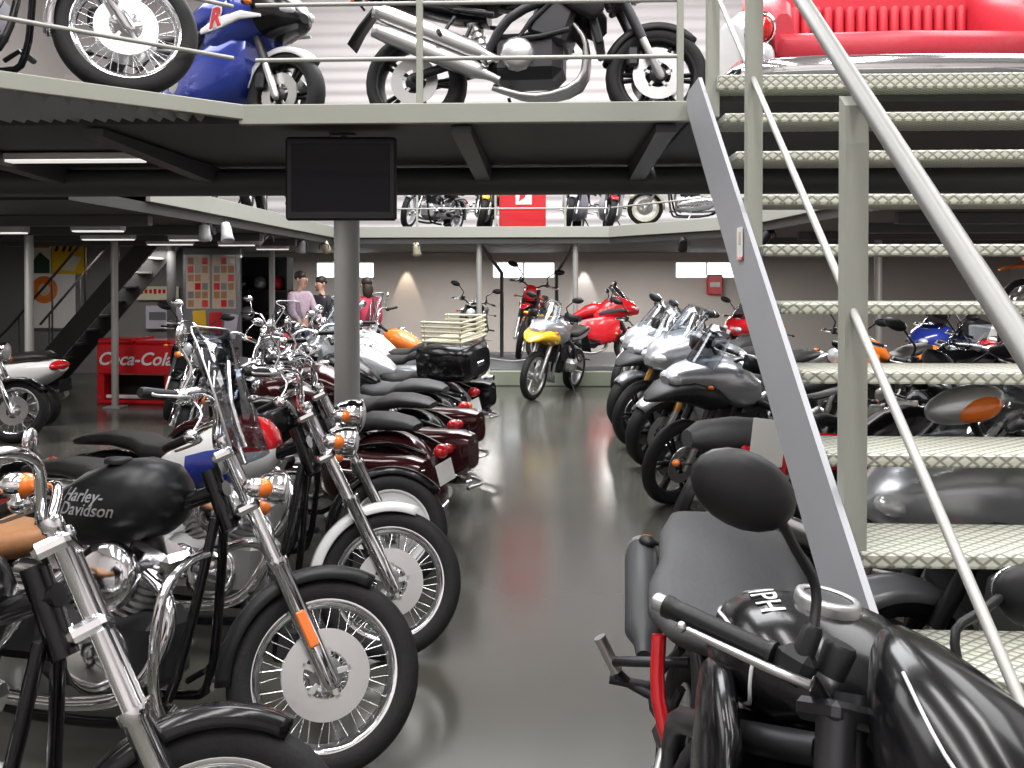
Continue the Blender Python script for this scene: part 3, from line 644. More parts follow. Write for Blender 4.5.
        if kind == 'half':
            for sd in (-1, 1): P('side_fairing', MB().loft([(-.22, .62, .02, .10), (-.32, .58, .045, .20), (-.52, .56, .05, .23), (-.74, .58, .04, .17), (-.86, .60, .015, .08)], nl, 2.6, y0=sd*.20), paint2)
        else:
            be = P('belly_fairing', MB().loft([(-.24, .60, .14, .16), (-.32, .54, .20, .24), (-.55, .47, .225, .27), (-.85, .40, .215, .22), (-1.02, .33, .17, .13), (-1.12, .29, .10, .06)], nl, 2.8), paint)
            if lettermark:
                for sd in (-1, 1):
                    me = text_mesh(lettermark, .17, .002, .3, .006); me.materials.clear(); me.materials.append(M['red']); o = link('side_letter', me, fa)
                    o.matrix_local = frame_at((-.42, sd*.247, .80), (1, 0, .12) if sd < 0 else (-1, 0, -.12), (0, 0, 1))
                    me2 = text_mesh(lettermark, .19, .001, .3, .013); me2.materials.clear(); me2.materials.append(M['white']); o2 = link('side_letter_outline', me2, fa)
                    o2.matrix_local = frame_at((-.42, sd*.244, .80), (1, 0, .12) if sd < 0 else (-1, 0, -.12), (0, 0, 1))
        rows = []; tall = .30 if kind == 'half' else .19
        for i in range(6):
            t = i/5; cx, cz = .0-.27*t, .985+up+tall*t; hw = .165+.02*math.sin(PI*t)-.05*t
            rows.append([V(cx-.10*u*u, hw*u, cz-.04*u*u) for u in [q/4 for q in range(-4, 5)]])
        P('windscreen', MB().sheet(rows, .004), screen, fa)
    if kind == 'adventure':
        fs = [(.16, .98, .05, .03), (.12, .99, .10, .06), (.04, 1.0, .14, .09), (-.10, 1.0, .19, .12), (-.26, .98, .235, .17), (-.44, .94, .25, .19), (-.58, .90, .22, .13)]
        fa = P('fairing', MB().loft(fs, nl, 2.6), paint)
        P('beak', MB().loft([(.32, .835, .03, .010), (.27, .86, .10, .03), (.16, .90, .17, .06), (.0, .91, .225, .10), (-.18, .87, .25, .12), (-.30, .84, .20, .08)], 16, 2.4), paint2, fa)
        for sd in (-1, 1): lens_at(.10, sd*.06, .995, (.06, .055, .05), fa)
        rows = []
        for i in range(6):
            t = i/5; cx, cz = -.02-.22*t, 1.06+.34*t; hw = .17+.03*math.sin(PI*t)-.04*t
            rows.append([V(cx-.09*u*u, hw*u, cz-.04*u*u) for u in [q/4 for q in range(-4, 5)]])
        P('windscreen', MB().sheet(rows, .004), screen, fa)
        for sd in (-1, 1): P('cylinder_head', MB().rbox((-.62, sd*.26, .48), (.20, .16, .18), .05), 'alu', en)
    if kind == 'dirt':
        P('high_fender', MB().loft([(.34, .80, .03, .008), (.25, .83, .06, .02), (.0, .86, .075, .025), (-.22, .85, .06, .02)], 12, 2.4), paint)
        P('number_plate', MB().loft([(.02, 1.02, .06, .08), (-.01, 1.03, .10, .12), (-.04, 1.05, .09, .11)], 12, 3), paint2, xf=S)
        for sd in (-1, 1): P('radiator_shroud', MB().loft([(-.30, .78, .01, .05), (-.4, .82, .025, .14), (-.62, .86, .02, .08)], 12, 2.6, y0=sd*.14), paint2)
    if panniers:
        for sd in (-1, 1):
            b = P('pannier', MB().loft([(-1.16, .60, .07, .14), (-1.2, .60, .11, .19), (-1.4, .60, .125, .205), (-1.66, .61, .12, .195), (-1.71, .61, .08, .14)], nl, 4, y0=sd*.34), panniers)
            P('pannier_latch', MB().rbox((-1.44, sd*.468, .64), (.10, .012, .05), .005), 'plastic', b)
    if topbox:
        b = P('top_box', MB().loft([(-1.56, 1.08, .15, .09), (-1.6, 1.08, .21, .135), (-1.8, 1.08, .23, .145), (-1.98, 1.08, .2, .13), (-2.02, 1.08, .15, .09)], nl, 3.6), topbox)
        P('box_latch', MB().rbox((-2.02, 0, 1.06), (.02, .1, .04), .006), 'alu', b); P('luggage_rack', MB().tube([(-1.5, -.1, .86), (-1.7, -.1, .93), (-1.95, -.1, .94)], .011, 6, 2).tube([(-1.5, .1, .86), (-1.7, .1, .93), (-1.95, .1, .94)], .011, 6, 2), 'darkmetal', b)
    return root

def scooter(label, x, y, head, paint='white', z=0.0, group=None, lean=6, det=1):
    root = thing('motor_scooter', label, 'scooter', (x, y, z), R_(head), group, -R_(lean)); n = 12
    P = lambda nm, mb, m, par=root: mb.build(nm, m, par)
    put_wheel('front_wheel', root, 'cast', .24, .10, 'alu', det, (-1,), Matrix.Translation((0, 0, .24)))
    put_wheel('rear_wheel', root, 'cast', .24, .12, 'alu', det, (1,), Matrix.Translation((-1.3, 0, .24)))
    P('front_fender', MB().fender((0, 0, .24), .28, .15, 20, 170, 14, .06), paint)
    P('leg_shield', MB().loft([(-.10, .62, .08, .12), (-.14, .62, .20, .30), (-.20, .62, .22, .32), (-.25, .60, .16, .26)], 20, 3), paint)
    P('fork', MB().tube([(0, .07, .24), (-.06, .07, .45), (-.2, 0, .85)], .02, 8, 2).tube([(0, -.07, .24), (-.06, -.07, .45), (-.2, 0, .85)], .02, 8, 2), 'darkmetal')
    h = P('headset', MB().loft([(-.10, 1.0, .06, .05), (-.15, 1.0, .13, .085), (-.24, 1.0, .14, .08), (-.30, 1.0, .10, .05)], 16), paint)
    P('headlight_lens', MB().ell((-.11, 0, 1.0), (.03, .08, .05), 12, 8), 'lens', h)
    for sd in (-1, 1):
        P('grip', MB().cyl((-.24, sd*.14, 1.02), (-.28, sd*.34, 1.02), .018, n=10), 'plastic', h)
        P('mirror', MB().tube([(-.2, sd*.13, 1.05), (-.2, sd*.2, 1.18), (-.22, sd*.24, 1.24)], .007, 6, 2).ell((-.22, sd*.27, 1.27), (.02, .07, .045), 12, 8), 'plastic', h)
    P('floorboard', MB().rbox((-.45, 0, .30), (.48, .40, .09), .03), 'greyplastic')
    b = P('rear_body', MB().loft([(-.66, .45, .12, .16), (-.72, .48, .18, .22), (-1.0, .54, .22, .20), (-1.3, .60, .20, .17), (-1.55, .66, .13, .10), (-1.66, .68, .07, .04)], 20, 2.6), paint)
    P('tail_light', MB().ell((-1.60, 0, .70), (.085, .13, .06), 14, 8), 'redlens', b)
    P('license_plate', MB().rbox((-1.66, 0, .48), (.01, .18, .14), .003), 'plastic', b)
    P('seat', MB().loft([(-.66, .72, .10, .03), (-.8, .74, .15, .06), (-1.1, .78, .16, .06), (-1.4, .81, .14, .05), (-1.5, .81, .08, .02)], 16), 'leather')
    P('muffler', MB().rings([(V(-.95, -.2, .24), .03), (V(-1.0, -.2, .25), .06), (V(-1.4, -.22, .32), .06), (V(-1.45, -.22, .33), .04)], 12), 'steel')
    P('kickstand', MB().tube([(-.75, .12, .25), (-.72, .26, .015)], .012, 6, 1), 'darkmetal')
    return root

# ================================================================== the hall
F = 2.53                                                            # mezzanine floor level
M['floor'] = noisy(mat('polished_concrete', (0.078, 0.077, 0.065), 0, 0.2), 0.9, 0.18, 0.0, (0.11, 0.26))
M['wall'] = noisy(mat('grey_render', (0.62, 0.58, 0.55), 0, 0.8), 2, 0.05)
M['siding'] = wavebump(mat('white_siding', (0.74, 0.70, 0.70), 0, 0.6), 'Z', 1.2, 0.9, 0.03)
M['roofing'] = wavebump(mat('white_roofing', (0.82, 0.82, 0.82), 0, 0.6), 'X', 1.2, 0.6, 0.03)
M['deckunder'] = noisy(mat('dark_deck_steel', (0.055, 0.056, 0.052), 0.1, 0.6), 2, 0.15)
M['corrugated'] = mat('galvanised_sheet', (0.40, 0.44, 0.45), 0.2, 0.45)
M['darkstair'] = mat('dark_stair_steel', (0.035, 0.034, 0.034), 0.2, 0.5)
M['plinth'] = noisy(mat('plinth_green_grey', (0.26, 0.29, 0.22), 0, 0.5), 3, 0.08)

struct('floor', MB().rbox((-0.5, 7.25, -.1), (21, 26.5, .2), .001), 'floor')
wl = [(-5.25, -3.92), (-1.29, 0.12), (2.75, 4.15)]; zb, zt = 1.68, 2.06
low = MB(); xs = [-11]+[q for p in wl for q in p]+[10]
low.rbox((-.5, 20.1, zb/2), (21, .2, zb), .001).rbox((-.5, 20.1, (zt+2.3)/2), (21, .2, 2.3-zt), .001)
for i in range(0, len(xs), 2): low.rbox(((xs[i]+xs[i+1])/2, 20.1, (zb+zt)/2), (xs[i+1]-xs[i], .2, zt-zb), .001)
struct('wall_back', low, 'wall')
struct('wall_back_upper', MB().rbox((-.5, 20.1, 5.4), (21, .2, 6.2), .001), 'siding')
for k, (a, b) in enumerate(wl):
    fm = MB()
    for zz in (zb+.015, zt-.015): fm.rbox(((a+b)/2, 20.02, zz), (b-a, .06, .03), .004)
    for xx in (a+.015, b-.015, (a+b)/2): fm.rbox((xx, 20.02, (zb+zt)/2), (.03, .06, zt-zb), .004)
    w = struct('window_%d' % (k+1), fm, 'white')
    MB().rbox(((a+b)/2, 20.08, (zb+zt)/2), (b-a, .01, zt-zb), .001).build('window_pane', 'pane', w)
struct('wall_left', MB().rbox((-11.1, 7.25, 4.25), (.2, 26.5, 8.5), .001), 'wall')
struct('wall_right', MB().rbox((10.1, 7.25, 4.25), (.2, 26.5, 8.5), .001), 'siding')
struct('wall_front', MB().rbox((-.5, -6.1, 4.25), (21, .2, 8.5), .001), 'siding')
struct('ceiling', MB().rbox((-.5, 7.25, 8.6), (21, 26.5, .2), .001), 'roofing')

# mezzanine decks
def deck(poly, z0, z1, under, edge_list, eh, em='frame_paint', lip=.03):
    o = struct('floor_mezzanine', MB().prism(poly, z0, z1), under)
    for (a, b) in edge_list:
        a, b = Vector((*a, 0)), Vector((*b, 0)); d = b-a; n = Vector((d.y, -d.x, 0)).normalized()
        c = (a+b)/2+n*.02; ang = math.atan2(d.y, d.x)
        struct('trim_1', MB().rbox((0, 0, 0), (d.length+.02, .04, eh), .004, Matrix.Rotation(ang, 3, 'Z')).xf(Matrix.Translation((c.x, c.y, z1+.004-eh/2))), em)
    return o
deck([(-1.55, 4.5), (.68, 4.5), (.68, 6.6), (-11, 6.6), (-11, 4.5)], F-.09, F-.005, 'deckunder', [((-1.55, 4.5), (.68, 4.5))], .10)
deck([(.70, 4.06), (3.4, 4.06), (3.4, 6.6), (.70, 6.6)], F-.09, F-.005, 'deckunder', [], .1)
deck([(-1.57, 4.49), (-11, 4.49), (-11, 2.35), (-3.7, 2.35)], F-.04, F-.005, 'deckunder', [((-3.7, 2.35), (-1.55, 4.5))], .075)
cor = MB()
for k in range(42):                                                 # ribbed sheet underside of the corner platform
    x = -1.75-.05*k*1.4; y0 = max(2.42, 4.5-(-1.6-x)+.06)
    cor.prism([(x, F-.085), (x+.030, F-.045), (x-.030, F-.045)], y0, 4.46, 'y')
cor.rbox((-3.4, 3.55, F-.043), (.01, .01, .004), .001)
c_ = struct('trim_ribbed_sheet', cor, 'corrugated')
deck([(-3.6, 6.6), (-3.6, 14.8), (.98, 14.8), (2.5, 12.6), (2.9, 6.6), (10, 6.6), (10, 20), (-11, 20), (-11, 6.6)], F-.28, F-.005, 'deckunder',
     [((-3.6, 14.8), (.98, 14.8)), ((.98, 14.8), (2.5, 12.6)), ((2.5, 12.6), (2.9, 6.6)), ((-3.6, 7.9), (-3.6, 14.8))], .18)
struct('trim_1', MB().rbox((-3.62, 7.24, F-.10), (.04, 1.28, .18), .004), 'pipe')
jb = MB()
for x in (-3.4, -2.35, -.45, .58): 
    jb.prism([(4.55, F-.10), (6.25, F-.10), (6.25, F-.22), (4.55, F-.14)], x-.05, x+.05, 'x')
struct('trim_joists', jb, 'pipe')
jw = MB()
for y in (8.2, 9.8, 11.4, 13.0): jw.rbox((-7.2, y, F-.33), (7.0, .10, .10), .005); jw.rbox((6.4, y, F-.33), (6.6, .10, .10), .005)
struct('trim_cross_beams', jw, 'pipe')
struct('support_beam', MB().cyl((-10.9, 6.2, F-.20), (3.3, 6.2, F-.20), .095, n=24), 'pipe')
struct('support_column', MB().cyl((-1.41, 6.2, 0), (-1.41, 6.2, F-.22), .088, n=28).cyl((-1.41, 6.2, 0), (-1.41, 6.2, .02), .16, n=24), 'column')
def post(x, y, r, zt, m='column'): struct('support_post', MB().cyl((x, y, 0), (x, y, zt), r, n=14).rbox((x, y, .01), (r*5, r*5, .02), .003), m)
for x in (-1.18, .42):
    post(x, 14.95, .045, F-.2, 'rail')
    struct('support_brace', MB().tube([(x, 14.95, F-.25), (x+(.30 if x < 0 else -.30), 16.4, F-.75), (x+(.30 if x < 0 else -.30), 16.4, 0)], .035, 8, 1), 'pipe')
post(-5.62, 11.4, .045, F-.28, 'rail'); post(-6.1, 10.3, .05, F-.28, 'rail'); post(-5.9, 13.8, .07, F-.28, 'pipe'); post(-4.75, 15.2, .05, F-.28, 'column')
post(3.0, 9.0, .05, F-.28, 'rail'); post(4.3, 12.0, .05, F-.28, 'rail')

def railing(label, pts, heights, posts, r=.011, pr=.016, m='rail'):
    t = thing('guard_railing', label, 'railing', (pts[0][0], pts[0][1], F)); o = Vector((pts[0][0], pts[0][1], F))
    for h in heights: MB().tube([Vector((x, y, F+h))-o for x, y in pts], r, 8, 1).build('rail_bar', m, t)
    for x, y in posts: MB().rbox(Vector((x, y, F+.5))-o, (pr*2, pr*2, 1.0), .003).build('railing_post', 'frame_paint', t)
    return t
railing('pale grey railing along the near platform edge in front of the black naked motorcycle', [(-1.5, 4.55), (.66, 4.55)], (.24, .52, 1.0), [(-.66, 4.55), (.65, 4.55)])
railing('pale grey railing along the slanted corner platform under the big wire wheel', [(-3.6, 2.5), (-1.6, 4.5)], (.24, .5, 1.0), [(-3.4, 2.7)])
railing('thin pale railing along the far central gallery in front of the red banner', [(-3.5, 14.85), (.95, 14.85)], (.30, .62, 1.0), [(-3.4, 14.85), (-2.2, 14.85), (-.9, 14.85), (.25, 14.85)], .014, .018)
railing('thin pale railing on the far right gallery beside the cream moped', [(1.0, 14.75), (2.5, 12.65)], (.30, .62, 1.0), [(2.4, 12.75)], .014, .018)

# ------------------------------------------------------------------ main staircase
X0, X1 = .715, 2.55; tr, rs_ = .233, .19
st = thing('staircase', 'open metal staircase with silver tread plates rising to the platform at the right', 'staircase', (X0, 1.0, 0)); so = Vector((X0, 1.0, 0))
for k in range(-4, 10):
    z = .82+rs_*k; y = 1.90+tr*k; th = .036; dp = .27 if k < 9 else .12
    if k < 9: MB().rbox(Vector(((X0+X1)/2, y+dp/2, z-th/2))-so, (X1-X0-.01, dp, th), .006).build('stair_tread', 'plate', st)
    else: MB().rbox(Vector(((X0+X1)/2, y+dp/2-.06, z-.03))-so, (X1-X0-.01, .17, .062), .006).build('stair_tread', 'plate', st)
for xx in (.674, X1+.012):
    pf = [(1.0+.12, 0), (1.0+.40, 0), (1.86+.18, .70+.10), (4.02, 2.42), (4.02, 2.50), (3.98, 2.55), (3.90, 2.55), (1.86, .83)]
    pf = [(.573, 0), (.99, 0), (4.43, 2.477), (4.45, 2.53), (4.38, 2.56), (4.09, 2.56)]
    MB().prism([(a-so.y, b) for a, b in pf], xx-.008-so.x, xx+.008-so.x, 'x').build('stringer', 'stringer', st)
hr = [(X0-.005, .95, 1.232), (X0-.005, 4.6, 3.93)]
MB().cyl(Vector(hr[0])-so, Vector(hr[1])-so, .021, n=18).build('handrail', 'handrail', st)
MB().cyl(Vector((X0-.012, .95, .712))-so, Vector((X0-.012, 4.3, 3.19))-so, .010, n=10).build('mid_rail', 'rail', st)
for y, zb_, zt_ in ((2.14, 1.02, 2.085), (3.18, 1.66, 2.86), (3.98, 2.36, 3.5)):
    w_ = .052
    MB().prism([(y-so.y-w_/2, zb_), (y-so.y+w_/2, zb_), (y-so.y+w_/2, zt_), (y-so.y-w_/2+.01, zt_-.03), (y-so.y-w_/2, zt_-.12)], X0-.032-so.x, X0+.020-so.x, 'x').build('stair_post', 'frame_paint', st)
for y, zb_, zt_ in ((2.14, .82, 2.085), (3.18, 1.66, 2.86)):
    MB().prism([(y-so.y-.026, zb_), (y-so.y+.026, zb_), (y-so.y+.026, zt_), (y-so.y-.016, zt_-.03)], X1-.028-so.x, X1+.024-so.x, 'x').build('stair_post', 'frame_paint', st)
nt_ = MB().rbox((0, 0, 0), (.004, .085, .115), .001).build('paper_notice', 'paper', None, (.661, 3.17, 1.775)); tag(nt_, 'small white paper notice with red edge stuck on the stair stringer', 'notice')
MB().rbox((0, 0, -.050), (.006, .085, .014), .001).build('red_strip', 'red', nt_); MB().rbox((-.001, -.01, .02), (.005, .035, .045), .001).build('printed_picture', 'beige', nt_)

# ------------------------------------------------------------------ television
tv = thing('television', 'flat black television hanging under the near platform edge', 'television', (-1.115, 4.78, 2.19), R_(3)); 
MB().rbox((0, 0, 0), (.59, .05, .445), .012).build('television_frame', 'plastic', tv)
sc_ = MB().rbox((0, -.0262, .005), (.525, .004, .36), .002).build('screen', 'screen', tv)
MB().tube([(0, .03, .05), (0, .08, .12), (0, .08, .25)], .018, 8, 1).rbox((0, .04, .05), (.16, .03, .12), .004).rbox((0, .08, .245), (.14, .10, .01), .003).build('mount_bracket', 'darkmetal', tv)

# ------------------------------------------------------------------ lamps
def tube_lamp(x, y, z, L, rz, label):
    t = thing('ceiling_lamp', label, 'lamp', (x, y, z), rz, 'fluorescent lamps under the platforms')
    hh = .04 if L > .7 else .13
    MB().rbox((0, 0, hh/2), (L, .12, hh), .006).build('lamp_housing', 'white', t); MB().rbox((0, 0, -.006), (L*.96, .09, .014), .004).build('lamp_diffuser', 'lampglow', t)
tube_lamp(-3.1, 5.45, F-.14, 1.25, 0, 'long fluorescent tube lamp under the near platform left of the television')
for i, (x, y) in enumerate([(-5.6, 8.9), (-5.2, 10.4), (-5.1, 11.9), (-4.4, 8.6), (-4.3, 10.6), (-4.3, 12.2), (-4.3, 13.8)]):
    tube_lamp(x, y, F-.40, .62 if i < 3 else .5, 0, ['white lamp panel under the left gallery, nearest of the outer row', 'white lamp panel under the left gallery, middle of the outer row', 'white lamp panel under the left gallery, farthest of the outer row',
        'white lamp panel near the left gallery edge, closest to the camera', 'white lamp panel near the left gallery edge, second from the camera', 'white lamp panel near the left gallery edge, third from the camera', 'white lamp panel near the left gallery edge, farthest back'][i])
tube_lamp(3.3, 13.2, F-.30, 1.5, R_(8), 'slim lamp strip under the right gallery beside the black spotlights')
def spot(x, y, z, rz, tilt, m, label):
    t = thing('spotlight', label, 'spotlight', (x, y, z), rz, 'spotlights under the gallery edges')
    mm = Matrix.Rotation(R_(tilt), 4, 'X')
    MB().lathe([(0, .10), (.045, .095), (.055, .04), (.062, -.05), (.075, -.11), (.070, -.11), (.05, -.06), (0, -.05)], (0, 0, -.14), 'z', 16).xf(mm).build('spotlight_body', m, t)
    MB().lathe([(.064, -.10), (.04, -.095), (0, -.09)], (0, 0, -.14), 'z', 14).xf(mm).build('spotlight_lens', 'lens', t)
    MB().tube([(0, 0, 0), (0, 0, -.05), (.07, 0, -.08), (.075, 0, -.14)], .010, 6, 1).tube([(0, 0, -.05), (-.07, 0, -.08), (-.075, 0, -.14)], .010, 6, 1).build('mount_bracket', 'darkmetal', t)
for i, (x, y, z, rz, tl_, m) in enumerate([(-3.66, 9.4, F-.22, 20, 30, 'white'), (-3.55, 9.7, F-.22, 40, -20, 'white'), (-3.66, 11.6, F-.24, 60, 60, 'white'), (-3.66, 13.2, F-.24, 30, 30, 'silver'), (-3.62, 14.3, F-.24, 0, 50, 'cream'), (-2.2, 14.7, F-.24, 0, 30, 'cream'),
        (1.95, 13.2, F-.24, 0, 40, 'plastic'), (2.55, 12.0, F-.24, 30, 30, 'plastic'), (2.7, 11.0, F-.24, 60, 40, 'plastic')]):
    spot(x, y, z, R_(rz), tl_, m, ['white spotlight on the left gallery edge, nearest of the pair', 'white spotlight on the left gallery edge, farther of the pair', 'white spotlight alone on the left gallery edge left of the television', 'silver spotlight under the left gallery edge close to the television',
        'cream spotlight under the corner of the left gallery', 'cream spotlight under the far gallery right of the grey column', 'black spotlight under the right gallery edge, farthest of three', 'black spotlight under the right gallery edge, middle of three', 'black spotlight under the right gallery edge, nearest of three'][i])

# ------------------------------------------------------------------ furniture and signs at the left
ck = thing('drinks_cooler', 'red chest drinks cooler with white script lettering behind the grey post', 'cooler', (-5.48, 11.95, 0), R_(-4))
MB().rbox((0, 0, .60), (1.05, .60, .42), .03).rbox((0, 0, .03), (1.05, .60, .06), .02).rbox((.47, 0, .22), (.10, .60, .36), .02).rbox((-.47, 0, .22), (.10, .60, .36), .02).rbox((0, .2, .22), (.9, .16, .36), .02).build('cooler_body', 'red', ck)
MB().rbox((-.25, 0, .84), (.50, .62, .07), .025).rbox((.27, 0, .83), (.50, .62, .05), .02).build('cooler_lid', 'red', ck)
MB().rbox((0, -.24, .10), (.82, .05, .05), .01).build('bottle_shelf', 'white', ck); MB().rbox((0, .1, .24), (.84, .02, .30), .005).build('inner_compartment', 'plastic', ck)
lettering('cooler_lettering', 'Coca-Cola', .24, 'white', ck, frame_at((0.02, -.304, .60), (1, 0, 0), (0, 0, 1)), shear=.35, bold=.004)
MB().lathe([(0, -.32), (.03, -.318), (.035, -.30)], (-.25, 0, .74), 'y', 12).build('lid_handle', 'chrome', ck)

bs = thing('back_staircase', 'dark steel staircase climbing to the left gallery behind the drinks cooler', 'staircase', (-8.0, 13.4, 0))
p0, p1 = V(0, 0, 0), V(2.1, 0, 2.4)
for yy in (-.4, .4): MB().prism([(0, 0), (.35, 0), (2.35, 2.28), (2.0, 2.28)], yy-.02, yy+.02, 'y').build('stringer', 'darkstair', bs)
for k in range(10): MB().rbox((.25+.205*k, 0, .22+.22*k), (.22, .78, .03), .004).build('stair_tread', 'rail' if k > 6 else 'darkstair', bs)
for yy in (-.4, .4):
    MB().tube([(.0, yy, .95), (1.9, yy, 3.1)], .02, 8, 1).build('handrail', 'darkstair', bs)
    for k in range(4): MB().cyl((.15+.5*k, yy, .15+.57*k), (.15+.5*k, yy, 1.1+.57*k), .014, n=8).build('stair_post', 'darkstair', bs)
MB().tube([(-.9, -.4, .1), (.0, -.4, .95)], .02, 8, 1).build('handrail', 'darkstair', bs)
M['darkwall'] = noisy(mat('dark_grey_wall', (0.22, 0.215, 0.21), 0, 0.7), 2, 0.08)
struct('wall_partition', MB().rbox((-8.2, 15.6, 1.12), (4.8, .12, 2.24), .002), 'darkwall')
def sign(name, label, x, y, z, w, h, m, cat='sign'):
    o = thing(name, label, cat, (x, y, z)); MB().rbox((0, 0, 0), (w, .02, h), .003).build('panel', m, o); return o
s1 = sign('yellow_poster', 'yellow poster with black marks along its top beside the dark staircase', -8.45, 15.5, 2.03, .62, .56, 'yellow', 'poster')
[MB().prism([(x0, .12), (x0+.05, .12), (x0+.11, .25), (x0+.04, .25)], -.016, -.012, 'y').build('printed_mark', 'plastic', s1) for x0 in (-.26, -.13, -.02)]; MB().prism([(-.2, -.2), (.1, -.22), (.22, .02), (.05, .06)], -.016, -.012, 'y').build('printed_shape', 'cream', s1)
s2 = sign('landscape_poster', 'small framed green and red poster left of the yellow poster', -9.02, 15.5, 2.02, .48, .56, 'cream', 'poster')
MB().prism([(-.22, -.25), (.22, -.25), (.22, -.02), (.05, .12), (-.1, -.05), (-.22, .02)], -.016, -.012, 'y').build('printed_hills', 'green', s2); MB().rbox((0, -.013, .23), (.44, .004, .06), .001).build('printed_band', 'red', s2)
s3 = sign('emblem_sign', 'white square sign with an orange brown round emblem by the dark staircase', -8.75, 15.45, 1.28, .86, .95, 'paper'); MB().lathe([(0, -.018), (.22, -.016), (.24, -.01)], (-.12, 0, .2), 'y', 28).build('printed_disc', 'orangep', s3); MB().lathe([(0, -.022), (.10, -.02), (.11, -.016)], (-.12, 0, .2), 'y', 20).build('printed_ring', 'beige', s3)
s4 = sign('long_sign', 'long narrow cream sign with a row of red marks above the pale blue sign', -6.85, 15.45, 1.42, .75, .24, 'cream'); [MB().rbox((-.28+.08*k, -.013, .03), (.05, .004, .07 if k % 3 else .09), .001).build('printed_mark', 'redlens', s4) for k in range(8)]
s5 = sign('blue_sign', 'pale blue and white sign under the long cream sign', -6.75, 15.45, 1.0, .62, .40, 'lilac'); MB().rbox((-.1, -.013, .02), (.3, .004, .14), .001).build('printed_block', 'grey', s5)
cb = thing('poster_cabinet', 'tall glazed poster board of small brown pictures left of the person in pale shirt', 'display board', (-5.78, 15.2, 0), R_(4))
MB().rbox((0, 0, 1.1), (.98, .10, 2.2), .01).build('board', 'grey', cb)
for i in range(2):
    pb = MB().rbox((-.23+.44*i, -.055, 1.62), (.40, .012, .92), .003).build('picture_sheet', 'beige', cb)
    for r_i in range(6):
        for c_i in range(3): MB().rbox((-.35+.44*i+.12*c_i, -.063, 1.25+.145*r_i), (.095, .006, .115), .001).build('small_picture', ['tan', 'beige', 'redlens', 'grey', 'tan'][(r_i*3+c_i+i) % 5], pb)
for i, m in enumerate(('yellow', 'red', 'lilac')): MB().rbox((-.2+.26*i, -.06, .92-.03*i), (.22, .012, .42), .003, Matrix.Rotation(R_(6*i-4), 3, 'Y')).build('poster', m, cb)
sh_ = thing('display_shelf', 'dark shelf of helmets and models between the poster board and the person in pale shirt', 'shelf', (-5.28, 16.3, 0))
for z in (.9, 1.45, 2.05): MB().rbox((0, 0, z), (1.05, .4, .03), .004).build('shelf_board', 'darkstair', sh_)
for x in (-.51, .51): MB().rbox((x, 0, 1.02), (.03, .4, 2.04), .004).build('shelf_side', 'darkstair', sh_)
MB().rbox((0, .2, 1.02), (1.05, .02, 2.04), .003).build('shelf_back', 'darkmetal', sh_)
for i, (x, z, m, nm) in enumerate([(-.33, 1.58, 'black', 'glossy black'), (-.02, 1.58, 'silver', 'silver'), (.3, 1.58, 'red', 'red'), (-.25, 1.03, 'white', 'white'), (.2, 1.03, 'darkred', 'maroon')]):
    hm = thing('motorcycle_helmet', nm+' helmet on the dark display shelf', 'helmet', (-5.28+x, 16.25, z-.12), 0, 'helmets on the dark display shelf')
    MB().ell((0, 0, .13), (.12, .14, .13), 16, 10).build('helmet_shell', m, hm); MB().ell((0, -.05, .13), (.10, .10, .05), 14, 8).build('helmet_visor', 'smoke', hm)

# fire box and far pieces
fx = thing('fire_hose_box', 'small red box on the back wall below the window near the stairs', 'fire box', (3.6, 19.9, 1.55)); MB().rbox((0, 0, 0), (.34, .16, .44), .02).build('box', 'red', fx); MB().rbox((0, -.085, 0), (.22, .012, .10), .003).build('box_label', 'paper', fx)
pf_ = thing('display_platform', 'low grey green display platform at the end of the aisle', 'platform', (-.1, 15.75, 0)); MB().rbox((0, 0, .12), (3.6, 3.6, .24), .015).build('platform_base', 'plinth', pf_); MB().rbox((0, 0, .245), (3.5, 3.5, .012), .004).build('platform_top', 'greyplastic', pf_)
gp_ = thing('crowd_barrier', 'pale waist high stand post at the front of the platform beside the yellow motorcycle', 'barrier', (-.95, 13.7, 0))
MB().rbox((0, 0, .25), (.06, .06, .5), .008).build('post', 'cream', gp_); MB().rbox((0, 0, .01), (.22, .22, .02), .005).build('base', 'cream', gp_); MB().tube([(0, 0, .46), (.4, .15, .40), (.75, .25, .46)], .01, 6, 3).build('rope', 'rail', gp_)

# ------------------------------------------------------------------ people
def skin_mesh(name, verts, edges, radii, mat_, root, parent=None, levels=1):
    me = bpy.data.meshes.new(name); me.from_pydata(verts, edges, []); o = bpy.data.objects.new(name, me); COL.objects.link(o)
    m = o.modifiers.new('skin', 'SKIN'); m.use_smooth_shade = True
    for i, r in enumerate(radii):
        sv = me.skin_vertices[0].data[i]; sv.radius = (r, r) if not isinstance(r, tuple) else r; sv.use_root = (i == root)
    ss = o.modifiers.new('sub', 'SUBSURF'); ss.levels = levels; ss.render_levels = levels
    dg = bpy.context.evaluated_depsgraph_get(); dg.update(); nm = bpy.data.meshes.new_from_object(o.evaluated_get(dg)); nm.materials.clear(); nm.materials.append(M[mat_])
    bpy.data.objects.remove(o); o = link(name, nm, parent); return o
M['plaid'] = noisy(mat('pale_plaid_shirt', (0.55, 0.42, 0.50), 0, 0.8), 25, 0.35); M['jeans'] = noisy(mat('blue_jeans', (0.05, 0.07, 0.13), 0, 0.8), 40, 0.2)
M['redtop'] = noisy(mat('red_top', (0.62, 0.05, 0.10), 0, 0.75), 20, 0.1); M['darkcoat'] = noisy(mat('dark_jacket', (0.04, 0.04, 0.05), 0, 0.8), 20, 0.2)
